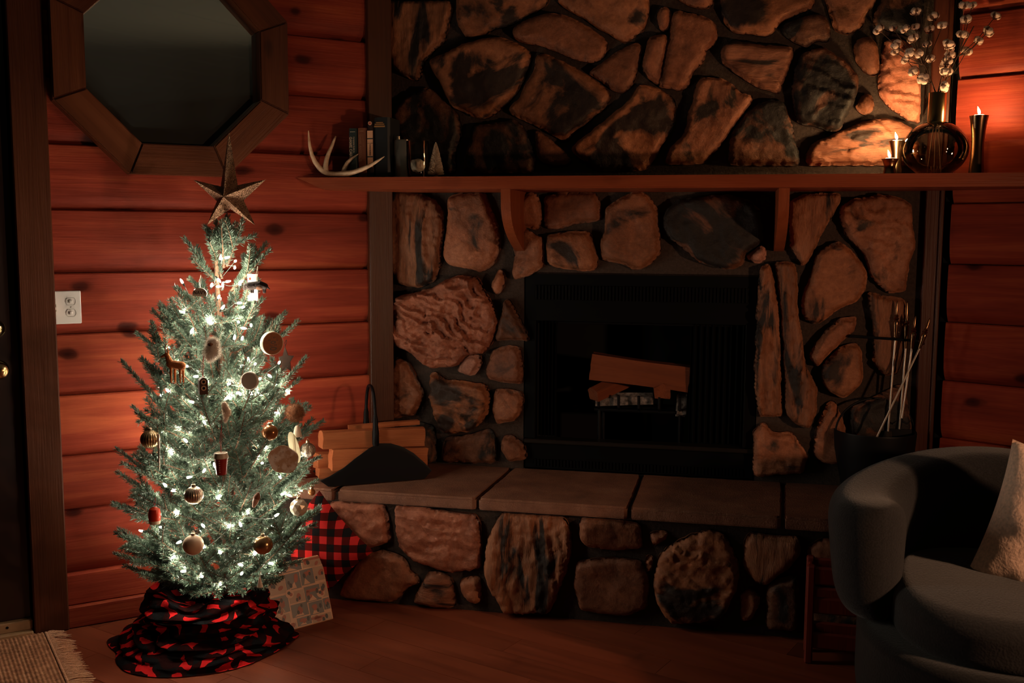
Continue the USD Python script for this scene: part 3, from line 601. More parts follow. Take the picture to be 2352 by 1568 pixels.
def curtain(xa, xb, y, za, zb, folds):
    n = folds * 8; s = np.linspace(0, 1, n); x = xa + (xb - xa) * s; yy = y + .011 * np.sin(s * folds * 2 * np.pi)
    v = np.r_[np.c_[x, yy, np.full(n, za)], np.c_[x, yy, np.full(n, zb)], np.c_[x, yy + .002, np.full(n, za)], np.c_[x, yy + .002, np.full(n, zb)]]
    k = np.arange(n - 1); q = np.r_[np.c_[k, k + 1, n + k + 1, n + k], np.c_[2 * n + k, 3 * n + k, 3 * n + k + 1, 2 * n + k + 1]]
    return trimesh.Trimesh(v, np.r_[q[:, [0, 1, 2]], q[:, [0, 2, 3]]], process=False)
MESHC = plain('mesh_curtain', (.0025, .0025, .0025), rough=.7, bump=.5, bscale=500, spec=.08)
fb.part('mesh_curtain', curtain(HU0 + .05, ux(1272), .075, z0, z1, 5), MESHC, True, local=True)
fb.part('mesh_curtain', curtain(ux(1583), HU1 - .05, .075, z0, z1, 9), MESHC, True, local=True)
fb.part('curtain_rod', tube([(HU0 + .02, .078, z1 - .01), (HU1 - .02, .078, z1 - .01)], .005), BLACKIRON, local=True)
# ash bed
gx, gy = np.meshgrid(np.linspace(HU0 + .1, HU1 - .12, 34), np.linspace(.09, .48, 18), indexing='ij')
ex = np.clip(np.minimum((gx - HU0 - .1), (HU1 - .12 - gx)) / .12, 0, 1) * np.clip(np.minimum(gy - .09, .48 - gy) / .08, 0, 1)
gz = .452 + ex * (.018 + .05 * meshkit.fbm(np.stack([gx * 9, gy * 9, gx * 0], -1), 4))
idx = np.arange(gx.size).reshape(gx.shape); q = np.stack([idx[:-1, :-1], idx[1:, :-1], idx[1:, 1:], idx[:-1, 1:]], -1).reshape(-1, 4)
ashb = Thing('ash_bed', 'low bed of pale grey ash on the firebox floor', 'ash', W + UC * ((HU0 + HU1) / 2) + NC * .28 + np.array([0, 0, .452]), -AC, kind='stuff')
V = np.stack([gx, gy, gz], -1).reshape(-1, 3); Vw = W + V[:, :1] * UC + V[:, 1:2] * NC + V[:, 2:] * np.array([0, 0, 1.])
ashb.part('ash', trimesh.Trimesh(Vw, np.r_[q[:, [0, 1, 2]], q[:, [0, 2, 3]]], process=False), ASH, True)
# grate and logs
def cl(u, y, z): return W + UC * u + NC * y + np.array([0, 0, z])
g0, g1 = ux(1352), ux(1578)
gz_ = zC(1460, 932, -.2)
gr = Thing('fire_grate', 'black iron grate of bars holding the logs in the firebox', 'grate', cl((g0 + g1) / 2, .2, .46), -AC)
for k, y in enumerate((.12, .20, .28)):
    gr.part('bar', tube([cl(g0 + .01, y, gz_ - .008), cl(g1 - .01, y, gz_ - .008)], .007), BLACKIRON)
for k in range(5):
    u = g0 + .03 + (g1 - g0 - .06) * k / 4
    gr.part('prong', tube([cl(u, .30, gz_ + .03), cl(u, .27, gz_ - .004), cl(u, .12, gz_ - .004), cl(u, .10, gz_ + .01), cl(u, .092, gz_ + .06)], .006), BLACKIRON)
for u in (g0 + .03, g1 - .03):
    for y in (.12, .27): gr.part('leg', tube([cl(u, y, gz_ - .006), cl(u, y, .462)], .007), BLACKIRON)
def split_log(P0, P1, prof, seed, n=14, rough=.003):
    """A cleft log: profile (a, b) points round the section, swept from P0 to P1 (grain along local x)."""
    p0, p1 = np.asarray(P0, float), np.asarray(P1, float); d = unit(p1 - p0); L = np.linalg.norm(p1 - p0)
    prof = np.asarray(prof, float); m = len(prof)
    pr = np.vstack([prof[i] * (1 - t) + prof[(i + 1) % m] * t for i in range(m) for t in (0, .2, .4, .6, .8)]); m = len(pr)
    s = np.linspace(0, L, n)
    V = np.zeros((n, m, 3))
    for i, x in enumerate(s):
        w = 1 + .05 * math.sin(3 * x / L + seed)
        q = np.c_[np.full(m, x * 3), pr * 40 + seed]
        k = (meshkit.fbm(q, 3, seed) - .5) * rough * 4
        rad = pr / (np.linalg.norm(pr, axis=1, keepdims=True) + 1e-9)
        P = pr * w + rad * k[:, None]; V[i, :, 0] = x + (rough * 2 * (meshkit.noise(np.c_[pr * 60, np.full(m, seed)], seed) - .5) if i in (0, n - 1) else 0); V[i, :, 1:] = P
    V = V.reshape(-1, 3); i, j = np.meshgrid(np.arange(n - 1), np.arange(m), indexing='ij')
    q = np.stack([i * m + j, i * m + (j + 1) % m, (i + 1) * m + (j + 1) % m, (i + 1) * m + j], -1).reshape(-1, 4)
    F = np.vstack([q[:, [0, 1, 2]], q[:, [0, 2, 3]]])
    V = np.vstack([V, V[:m].mean(0), V[-m:].mean(0)]); k = np.arange(m); e = (n - 1) * m
    F = np.vstack([F, np.c_[np.full(m, len(V) - 2), (k + 1) % m, k], np.c_[np.full(m, len(V) - 1), e + k, e + (k + 1) % m]])
    mesh = trimesh.Trimesh(V, F, process=False)
    if mesh.volume < 0: mesh.invert()
    return mesh, d, L
def place_log(name, label, P0, P1, prof, mat, seed, roll=0., group=None, up=(0, 0, 1)):
    mesh, d, L = split_log(P0, P1, prof, seed)
    up = np.asarray(up, float); side = unit(np.cross(up, d)); u2 = np.cross(d, side)
    c, s = math.cos(roll), math.sin(roll); a, b = c * side + s * u2, -s * side + c * u2
    path = numbered('/World', name)
    x = UsdGeom.Xform.Define(stage, path)
    x.AddTransformOp().Set(Gf.Matrix4d(*d, 0, *a, 0, *b, 0, *map(float, P0), 1))
    mm = usdkit.mesh(stage, path + '/wood', trimesh.Trimesh(mesh.vertices, mesh.faces, process=True), mat, smooth=35)
    tag(x.GetPrim(), label, 'log', group)
    return x
PD = lambda px, py, y: hit(px, py, W + NC * y, NC)
place_log('firewood_log', 'large clean split log resting aslant on top of the firebox grate', PD(1359, 838, .13), PD(1584, 868, .13), [(-.04, -.055), (.035, -.05), (.05, .02), (.02, .052), (-.035, .05)], SPLITX, 3)
place_log('firewood_log', 'short split log under the left end of the big firebox log', PD(1362, 905, .10), PD(1452, 860, .26), [(-.03, -.03), (.03, -.028), (.035, .015), (0, .035), (-.034, .01)], SPLITX, 5)
place_log('firewood_log', 'end-on split log under the right end of the big firebox log', PD(1522, 898, .09), PD(1520, 880, .34), [(-.03, -.032), (.03, -.03), (.036, .012), (0, .034), (-.034, .01)], SPLITX, 6)
place_log('charred_log', 'burnt grey log lying across the front of the firebox grate', PD(1368, 918, .15), PD(1500, 915, .17), [(-.026, -.022), (.024, -.024), (.03, .01), (0, .026), (-.028, .012)], CHAR, 8)
place_log('charred_log', 'ashy grey log end standing right of the firebox grate', PD(1563, 955, .12), PD(1566, 905, .16), [(-.018, -.02), (.018, -.02), (.02, .01), (0, .02), (-.02, .01)], CHAR, 9, up=(0, 1, 0))

# ------------------------------------------------------------------ mantel shelf
MD = .375
mz1 = hit(1500, 402, W - NC * MD, NC)[2]; mz0 = hit(1500, 431.5, W - NC * MD, NC)[2]
mantel = Thing('mantel_shelf', 'long red-brown wooden mantel shelf across the stone chimney', 'mantel', W + np.array([0, 0, mz1]), -AC)
uM0, uM0b = uC(682, 403, MD), uC(742, 431, MD); uM1 = line_x(rwl, -MD) + .02
board2 = Polygon([(uM0 + .002, -MD), (uM1, -MD), (rwl[0][0] + .05, rwl[0][1] + .0), (uC(2120), -.004), (uC(890), -.004), (line_x(lwl, -.004) + .0, -.004), (uM0 + .16, -MD * .45)]).buffer(0)
b3 = Polygon([(uM0, mz1), (uM1, mz1), (uM1, mz0), (uM0b, mz0)])
board = extrude(Polygon([(uM0, -MD), (uM1, -MD), (uM1, -.004), (line_x(lwl, -.004), -.004)]).buffer(0), mz1 - mz0, mz0)
try:
    A = m3.Manifold(m3.Mesh(np.asarray(board.vertices, np.float32), np.asarray(board.faces, np.uint32)))
    fx = front_extrude(b3, MD + .3, -MD - .1)
    B = m3.Manifold(m3.Mesh(np.asarray(fx.vertices, np.float32), np.asarray(fx.faces, np.uint32)))
    R_ = A ^ B
    if R_.volume() > .5 * abs(board.volume): board = tm(R_)
except Exception as e: print('mantel', e)
board.vertices = board.vertices - np.array([0, 0, mz1])
mantel.part('board', board, MANTELWOOD, 20, local=True)
for px0, px1 in ((1150, 1172), (1787, 1812)):
    a, b = uC(px0, 500, MD - .06), uC(px1, 500, MD - .06); zb = zC((px0 + px1) / 2, 577, .03); t = np.linspace(0, 1, 14)
    curve = [(-(MD - .06) + (MD - .12) * (1 - (1 - s) ** 2.0) ** .5, mz0 - .03 - (mz0 - .03 - zb) * s) for s in t]
    curve = [(-(MD - .06) + (MD - .10) * (s ** 1.6), mz0 - .03 - (mz0 - .03 - zb) * (s ** .62)) for s in t]
    sh = Polygon([(-.003, mz0 + .001), (-(MD - .06), mz0 + .001)] + curve + [(-.003, zb)]).buffer(0)
    m = extrude(sh, b - a); v = m.vertices; m.vertices = np.stack([a + v[:, 2], v[:, 0], v[:, 1] - mz1], 1)
    if m.volume < 0: m.invert()
    mantel.part('bracket', m, BRACKETWOOD, 25, local=True)

# ------------------------------------------------------------------ octagonal mirror on the left wall
mi_l, mi_r = uL(112, 150), uL(650, 150)
mr = (mi_r - mi_l) / 2; mcu = (mi_l + mi_r) / 2
mzb = hit(395, 404, PL, NL)[2]; mcz = mzb + mr
mirror = Thing('octagon_mirror', 'dark octagonal wall mirror in a deep wooden frame', 'mirror', PL + UL * mcu + np.array([0, 0, mcz]), AL)
fw = mr * .265
def octp(R, k): a = math.pi / 8 + k * math.pi / 4; return np.array([math.cos(a), math.sin(a)]) * R / math.cos(math.pi / 8)
for k in range(8):
    o0, o1, i0, i1 = octp(mr, k), octp(mr, k + 1), octp(mr - fw, k), octp(mr - fw, k + 1)
    c = (o0 + o1 + i0 + i1) / 4; d = unit(o1 - o0); nn = np.array([-d[1], d[0]])
    pts = [((p - c) @ d, (p - c) @ nn) for p in (o0, o1, i1, i0)]
    g = Polygon(pts).buffer(-.0008)
    def lay(b, y): return front_extrude(g.buffer(b), .0, y)
    body = front_extrude(g, .062, -.064); cap = front_extrude(g.buffer(-.004), .006, -.070)
    m = cat(body, cap)
    path = numbered(mirror.path, 'frame_board')
    mm = usdkit.mesh(stage, path, trimesh.Trimesh(m.vertices, m.faces, process=True), FRAMEWOOD, smooth=25)
    ang = math.atan2(d[1], d[0])
    mm.AddTransformOp().Set(Gf.Matrix4d(d[0], 0, d[1], 0, 0, 1, 0, 0, -d[1], 0, d[0], 0, c[0], 0, c[1], 1))
oc = Polygon([octp(mr - fw + .012, k) for k in range(8)])
mirror.part('glass', front_extrude(oc, .004, -.012), plain('mirror_glass', (.62, .64, .60), rough=.03, metal=.93), False, local=True)
for k in range(8):        # thin inner fillet
    pass

# ------------------------------------------------------------------ light switch plate
sp = [hit(px, py, PL, NL) for px, py in ((105, 670), (184, 667), (185.5, 741), (108, 745))]
sc = sum(sp) / 4; su, sz = uL(145, 706), sc[2]
sw = Thing('light_switch_plate', 'white square switch plate with a toggle and two rocker switches on the log wall', 'light switch', PL + UL * su + np.array([0, 0, sz]), AL)
sw.part('plate', cbox((-.058, -.0085, -.0575), (.058, -.001, .0575), .004, 2), WHITEPLASTIC, local=True)
GREY = plain('switch_seam', (.30, .26, .22), rough=.6)
sw.part('toggle_slot', cbox((-.033, -.0092, -.013), (-.022, -.008, .012), .001), GREY, local=True)
sw.part('toggle', cbox((-.0305, -.021, -.008), (-.0245, -.007, .004), .002), WHITEPLASTIC, local=True)
for z in (.021, -.019):
    ring = Point(0, 0).buffer(.0165, 24).intersection(sbox(-.02, -.013, .02, .013)); ring = ring.difference(ring.buffer(-.0009))
    sw.part('rocker_surround', moved(front_extrude(ring, .0016, -.0100), (.024, 0, z)), GREY, False, local=True)
    sw.part('rocker', cbox((.018, -.0165, z - .006), (.029, -.007, z + .006), .0028, 2), WHITEPLASTIC, local=True)
for x, z in ((-.0275, .030), (-.0275, -.030), (.024, .001)):
    sw.part('screw', moved(lathe([(0, 0), (.0028, 0), (.0022, .0012), (0, .0014)], 12), (x, -.0085, z), Ry), GREY, local=True)

# ------------------------------------------------------------------ things on the mantel, left end
def onM(px, dd, py=400): p = hit(px, py, W - NC * dd, NC); p[2] = mz1; return p
def atM(px, py, dd): return hit(px, py, W - NC * dd, NC)
CA = lambda x, y, dd=.25: atM(680 + x / 6.19, 240 + y / 6.19, dd)
AD = .09
ant = Thing('deer_antler', 'pale four-point deer antler lying at the left end of the mantel', 'antler', onM(775, .34), -AC)
def path_pts(l, d0=.25, d1=.25): n = len(l); return [CA(x, y, AD + d0 + (d1 - d0) * i / (n - 1)) for i, (x, y) in enumerate(l)]
ch = []
def chain(pts, rs):
    for i in range(len(pts) - 1): ch.append(((pts[i], rs[i]), (pts[i + 1], rs[i + 1])))
K = .000278
def rr_(l): return [x * K for x in l]
chain(path_pts([(176, 348), (182, 440), (195, 560), (225, 690), (270, 790), (330, 870), (400, 935)], .27, .25), rr_([6, 14, 22, 27, 32, 36, 42]))
chain(path_pts([(400, 935), (470, 965), (560, 968), (650, 962), (740, 952), (830, 930), (930, 895), (1030, 850), (1110, 805), (1190, 755), (1252, 712)], .25, .29), rr_([42, 42, 40, 42, 40, 34, 32, 27, 22, 15, 6]))
chain(path_pts([(420, 930), (420, 840), (432, 760), (465, 660), (510, 560), (545, 470), (562, 428)], .25, .21), rr_([40, 36, 33, 28, 23, 16, 9]))
chain(path_pts([(670, 950), (690, 880), (730, 800), (780, 750), (830, 712), (880, 678)], .25, .22), rr_([36, 32, 27, 22, 14, 6]))
am = blob(ch, .004, 6); am.vertices[:, 2] += mz1 + .001 - am.vertices[:, 2].min()
ant.part('antler', am, BONE, True)
# books
def book(label, x0, x1, ytop, dd0, depth0, mat, tilt=0., pages=True, name='book'):
    dd, depth = .31, {.15: .085, .16: .10, .17: .11, .18: .12}[depth0]
    a, b = CA(x0, 800, dd), CA(x1, 800, dd); top = CA((x0 + x1) / 2, ytop, dd)[2]; w = np.linalg.norm(b - a); h = top - mz1
    c = (a + b) / 2; c[2] = mz1
    t = Thing(name, label, 'book', c, -AC, group='books on the mantel')
    cov = Polygon([(-w / 2, depth), (-w / 2, .006), (-w * .36, -.001), (0, -.003), (w * .36, -.001), (w / 2, .006), (w / 2, depth), (w / 2 - .003, depth), (w / 2 - .003, .006), (-w / 2 + .003, .006), (-w / 2 + .003, depth)])
    t.part('cover', extrude(cov, h, 0), mat, 25, local=True)
    t.part('page_block', cbox((-w / 2 + .003, .007, .003), (w / 2 - .003, depth - .004, h - .003), .0005), plain('page_paper', (.62, .50, .36), rough=.9), local=True)
    return t, w, h
def spine_text(t, txt, hgt, x, z, mat, w, rot=True, name='spine_lettering'):
    m = meshkit.text_mesh(txt, hgt, .0004, True); v = m.vertices.copy()
    # reading downwards, facing -y
    if rot: m.vertices = np.stack([x + v[:, 1] - hgt / 2, -.0031 - v[:, 2], z - v[:, 0]], 1)
    else:
        wd = v[:, 0].max(); m.vertices = np.stack([x + v[:, 0] - wd / 2, -.0031 - v[:, 2], z + v[:, 1]], 1)
    t.part(name, m, mat, False, local=True)
PALE, GOLD = plain('pale_ink', (.55, .40, .27), rough=.6), plain('gold_foil', (.36, .17, .055), rough=.4)
t, w, h = book('thin dark green book with pale vertical title, leftmost book behind the antler', 752, 872, 338, .15, .15, plain('green_cloth', (.013, .027, .024), rough=.6))
spine_text(t, 'GAME CARE', .0105, -w * .22, h - .032, PALE, w); spine_text(t, 'Complete Guide to', .005, w * .15, h - .032, PALE, w)
t.part('spine_band', cbox((-w * .3, -.0036, h - .0145), (w * .3, -.0028, h - .0125), .0001), PALE, False, local=True)
t, w, h = book('brown cloth book with a faded vertical title between the green and the red-cross books', 876, 1012, 333, .15, .16, plain('brown_cloth', (.17, .046, .016), rough=.7))
INKB = plain('faded_ink', (.26, .10, .045), rough=.6)
spine_text(t, 'GAME ANIMALS', .0095, -w * .18, h - .024, INKB, w); spine_text(t, 'Complete Guide', .0045, w * .15, h - .024, INKB, w)
t.part('spine_mark', cbox((-w * .25, -.0036, h - .014), (w * .2, -.0028, h - .010), .0001), INKB, False, local=True)
t, w, h = book('tall narrow dark book with a red cross disc and a pale label reading CANOEING', 1016, 1103, 238, .15, .17, plain('dark_cover', (.020, .008, .007), rough=.5))
LABEL = plain('label_paper', (.72, .37, .21), rough=.7); REDINK = plain('red_ink', (.45, .04, .03), rough=.6)
sc1 = 1 / (990 - 238) * h
t.part('spine_label', cbox((-w * .45, -.0038, (990 - 845) * sc1), (w * .45, -.0026, (990 - 362) * sc1), .0002), LABEL, False, local=True)
for y0, y1 in ((462, 476), (528, 532), (700, 716)):
    t.part('label_stripe', cbox((-w * .45, -.0044, (990 - y1) * sc1), (w * .45, -.0036, (990 - y0) * sc1), .0001), plain('stripe_ink', (.03, .04, .045)), False, local=True)
t.part('emblem_disc', moved(lathe([(0, 0), (w * .30, 0), (w * .30, .0006), (0, .0007)], 28), (0, -.0030, (990 - 265) * sc1), Ry), LABEL, False, local=True)
cz = (990 - 265) * sc1
t.part('emblem_cross', cat(cbox((-w * .2, -.0044, cz - w * .065), (w * .2, -.0034, cz + w * .065), .0001), cbox((-w * .065, -.0044, cz - w * .2), (w * .065, -.0034, cz + w * .2), .0001)), REDINK, False, local=True)
m = meshkit.text_mesh('CANOEING', .0062, .0004, True); v = m.vertices.copy(); L_ = v[:, 0].max()
m.vertices = np.stack([-.003 + v[:, 1], -.0040 - v[:, 2], (990 - 540) * sc1 - v[:, 0] * (150 * sc1 / L_)], 1); t.part('label_lettering', m, plain('dark_ink', (.05, .03, .03)), False, local=True)
t, w, h = book('thick black book with worn gold lettering, rightmost book beside the flask', 1108, 1335, 182, .16, .18, plain('black_cloth', (.010, .011, .013), rough=.55))
for zz, ww, hh in ((.018, .22, .0035), (.024, .30, .004), (.031, .34, .006)):
    t.part('gilt_line', cbox((-w * ww - w * .12, -.0036, h - zz - hh), (w * ww - w * .12, -.0028, h - zz), .0001), GOLD, False, local=True)
# flask
a, b = CA(1386, 800, .27), CA(1600, 800, .27); fw_ = np.linalg.norm(b - a); fh = CA(1490, 497, .27)[2] - mz1
flask = Thing('hip_flask', 'brushed steel hip flask with a screw cap beside the black book', 'flask', (a + b) / 2 * [1, 1, 0] + [0, 0, mz1], -AC)
prof = LineString([(-fw_ / 2 + .011, .004), (0, .0), (fw_ / 2 - .011, .004)]).buffer(.011, 12)
flask.part('body', cat(extrude(prof.buffer(-.003), fh, 0), extrude(prof, fh - .007, .0035)), STEEL, 40, local=True)
flask.part('neck', moved(lathe([(0, 0), (.0075, 0), (.0075, .005), (0, .005)], 20), (-fw_ * .18, .001, fh)), STEEL, local=True)
flask.part('cap', moved(lathe([(0, .004), (.0068, .004), (.0072, .006), (.0072, .012), (.006, .0135), (0, .0138)], 20), (-fw_ * .18, .001, fh)), STEEL, local=True)
# tumbler with cotton snow
gl = onM(680 + 1728 / 6.19, .32); gr_ = .0425; gh = CA(1728, 522, .32)[2] - mz1
GLASSM = glass_pane('clear_glass', (.93, .93, .92))
glass = Thing('glass_tumbler', 'clear glass tumbler half filled with white fluff on the mantel', 'glass', gl, 0)
glass.part('wall', lathe([(0, 0), (gr_ * .80, 0), (gr_ * .88, .003), (gr_ * .97, gh * .3), (gr_, gh), (gr_ - .002, gh + .0008), (gr_ - .003, gh), (gr_ * .93, gh * .3), (gr_ * .82, .014), (0, .012)], 40), GLASSM, True, local=True)
fl_ = ball(1, n=3); v = fl_.vertices * [gr_ * .86, gr_ * .86, gh * .17]; v += (meshkit.fbm(v * 90, 4)[:, None] - .5) * .014 * fl_.vertices; fl_.vertices = v + [0, 0, gh * .33]
glass.part('white_fluff', fl_, plain('cotton', (.66, .54, .42), rough=1., bump=.6, bscale=200), True, local=True, label='white fluffy filling')
# bottle-brush tree
bt = onM(680 + 1988 / 6.19, .30); bh = CA(1988, 525, .30)[2] - mz1
brush = Thing('bottle_brush_tree', 'small white bottle-brush Christmas tree on a wooden disc on the mantel', 'decorative tree', bt, 0)
brush.part('base', lathe([(0, 0), (.012, 0), (.012, .003), (.004, .007), (0, .008)], 24), plain('disc_wood', (.3, .14, .06)), local=True)
brush.part('stem', tube([(0, 0, .003), (0, 0, bh * .98)], .0015), STEEL, local=True)
n_ = 3600; hh = rng.random(n_) ** 1.15; aa = rng.random(n_) * 2 * np.pi; zz = bh * (.085 + .915 * hh); rad = (.0305 * (1 - hh) ** .72 + .001) * (.86 + .2 * rng.random(n_))
d_ = np.stack([np.cos(aa), np.sin(aa), .18 + .25 * hh], 1); d_ /= np.linalg.norm(d_, axis=1, keepdims=True); p0 = np.stack([0 * zz, 0 * zz, zz - .004], 1); p1 = p0 + d_ * rad[:, None]
wv = np.cross(d_, rng.normal(size=(n_, 3))); wv /= np.linalg.norm(wv, axis=1, keepdims=True); wv *= .00055
V = np.stack([p0 - wv, p0 + wv, p1 + wv, p1 - wv], 1).reshape(-1, 3); k = np.arange(n_) * 4
brush.part('bristles', trimesh.Trimesh(V, np.vstack([np.c_[k, k + 1, k + 2], np.c_[k, k + 2, k + 3]]), process=False), plain('white_bristle', (.74, .60, .47), rough=.8), False, local=True, kind='stuff')

# ------------------------------------------------------------------ things on the mantel, right end
def candle(name, label, pxc, pytop, topw, waistw, botw, dd, flame_px):
    base = onM(pxc, dd); base[2] = mz1
    h = atM(pxc, pytop, dd)[2] - mz1; k = np.linalg.norm(base - EYE) / FPX
    rt, rw2, rb = topw / 2 * k, waistw / 2 * k, botw / 2 * k
    t = Thing(name, label, 'candle holder', base, 0, group='brass candle holders on the mantel')
    s = np.linspace(0, 1, 18)
    prof = [(0, 0)] + [(rw2 + (rb - rw2) * max(0, 1 - x / .55) ** 1.8 + (rt - rw2) * max(0, (x - .45) / .55) ** 2.0, h * x) for x in s] + [(rt - .0015, h), (rt - .003, h - .006), (0, h - .007)]
    t.part('holder', lathe(prof, 48), DARKBRASS, 50, local=True)
    t.part('candle', lathe([(0, h - .0065), (rt * .62, h - .0065), (rt * .62, h + .001), (rt * .5, h + .003), (0, h + .002)], 24), plain('candle_wax', (.75, .62, .45), rough=.5), True, local=True)
    fp = atM(flame_px[0], flame_px[1], dd) - base
    w0 = np.array([fp[0] * .5, 0, h + .001])
    t.part('wick', tube([w0, w0 + [0, 0, .005]], .0007), BLACKIRON, local=True)
    fz = np.linspace(0, 1, 10); fr = .0052 * np.sin(np.pi * fz ** .7) ** .9 * (1 - .25 * fz)
    fm = lathe([(max(r, 0.0001), z * .026) for r, z in zip(fr, fz)], 14); v = fm.vertices; v[:, 0] -= (v[:, 2] / .026) ** 1.4 * .007
    fm.vertices = v + w0 + [0, 0, .004]
    t.part('flame', fm, FLAME, True, local=True, label='small lit flame')
    return t
candle('candle_holder', 'tall waisted brass candle holder right of the glass vase, flame against the log wall', 2242, 266, 37, 24, 31, .24, (2250, 258))
candle('candle_holder', 'medium waisted brass candle holder left of the glass vase', 2058, 324, 36, 20, 24, .17, (2058, 318))
candle('candle_holder', 'shortest brass candle holder, in front of the medium one', 2043, 365, 35, 23, 29, .26, (2042, 359))
vb = onM(2145, .19); k_ = np.linalg.norm(vb - EYE) / FPX; vr = 66 * k_; vh = atM(2145, 281, .19)[2] - mz1; nh = atM(2145, 213, .19)[2] - mz1
vase = Thing('glass_vase', 'round smoky glass vase with a tall brass neck on the mantel', 'vase', vb, 0)
prof = []
for a in np.linspace(-.5 * np.pi + .35, .5 * np.pi - .22, 26): prof.append((vr * math.cos(a), vr * .965 + vr * .99 * math.sin(a)))
zoff = prof[0][1]; sc_ = vh / (prof[-1][1] - zoff); prof = [(r, (z - zoff) * sc_ + .002) for r, z in prof]
prof = [(0, .0), (prof[0][0], 0)] + prof
vase.part('bulb', lathe(prof, 56), glass_pane('smoky_glass', (.58, .50, .42), .015), True, local=True)
nr_ = 17.5 * k_
vase.part('neck', lathe([(nr_ - .002, vh - .004), (nr_, vh - .004), (nr_, nh), (nr_ - .002, nh), (nr_ - .002, vh - .004)], 48), BRASS, 40, local=True, label='tall brass neck')
# cotton stems
BOLL = plain('cotton_boll', (.80, .58, .46), rough=1., bump=.5, bscale=150); HUSK = plain('cotton_husk', (.11, .05, .03), rough=.9)
TWIG = plain('cotton_twig', (.06, .030, .018), rough=.9)
C5 = lambda x, y: (1500 + x / 2.7606, y / 2.7606)
groups = [('cotton_stem', 'left spray of dried cotton stems with fluffy white bolls in the glass vase', [(1665,80),(1780,112),(1435,190),(1525,182),(1600,188),(1665,175),(1755,192),(1835,165),(1740,285),(1545,285),(1540,332),(1605,378),(1650,250),(1690,342),(1760,378),(1655,455),(1715,500),(1630,335)], -.02),
          ('cotton_stem', 'middle spray of dried cotton stems with bolls just above the vase neck', [(1875,312),(1882,352),(1850,420),(1858,462),(1842,550),(1862,392),(1872,285)], .0),
          ('cotton_stem', 'right spray of dried cotton stems arching towards the log wall', [(1970,40),(2022,38),(1985,130),(2170,105),(1960,225),(2120,205),(2060,262),(1985,330)], .02)]
for gi, (nm, lb, pts, dx) in enumerate(groups):
    t = Thing(nm, lb, 'cotton stems', vb + np.array([dx * .3, 0, .01]), 0, group='cotton stems in the vase')
    mouth = vb + np.array([dx * .4, 0, nh]); foot = vb + np.array([dx * 1.2, .0, .012])
    P = [hit(*C5(x, y), W - NC * (.19 + .09 * (random.random() - .5)), NC) for x, y in pts]
    cen = np.mean(P, 0); tubes = [tube([foot, vb + np.array([dx * .4, 0, vh]), mouth, mouth * .6 + cen * .4 + [0, 0, .01], cen], .0022)]
    for p in P:
        j = mouth * .45 + cen * .55 if (p[2] > cen[2] - .05) else mouth * .8 + cen * .2
        mid = (j + p) / 2 + np.array([0, 0, -.012]); tubes.append(tube([j, mid, p], [.0018, .0014, .0012], 5))
    t.part('stem', cat(*tubes), TWIG, True)
    for p in P:
        d = unit(p - mouth + rng.normal(0, .05, 3)); e1 = unit(np.cross(d, [0.2, 1, .1])); e2 = np.cross(d, e1); s = .0155 * (.85 + .3 * random.random())
        lobes = []
        ph = random.random() * 6
        for q in range(4):
            a = ph + q * math.pi / 2; c = p + (e1 * math.cos(a) + e2 * math.sin(a)) * s * .52 + d * s * .25
            b_ = ball(s * .72, n=2); v = b_.vertices; v *= 1 + (meshkit.fbm(v * 130 + q + p * 50, 3)[:, None] - .5) * .5; b_.vertices = v + c; lobes.append(b_)
        path = t.part('boll', cat(*lobes), BOLL, True)
        husk = []
        for q in range(4):
            a = ph + (q + .5) * math.pi / 2; r_ = e1 * math.cos(a) + e2 * math.sin(a); tg = np.cross(d, r_)
            A = p - d * s * .8; B = p + r_ * s * 1.02 - d * s * .1; C = p + r_ * s * 1.12 + d * s * .75
            V = np.array([A - tg * .001, A + tg * .001, B - tg * s * .33, B + tg * s * .33, C]); V = np.vstack([V, V + r_ * .001])
            husk.append(trimesh.Trimesh(V, [[0, 2, 1], [1, 2, 3], [2, 4, 3], [5, 6, 7], [6, 8, 7], [7, 8, 9], [0, 5, 2], [2, 5, 7], [2, 7, 4], [4, 7, 9], [1, 3, 6], [3, 8, 6], [3, 4, 8], [4, 9, 8]], process=False))
        t.part('husk', cat(*husk), HUSK, False, parent=path)

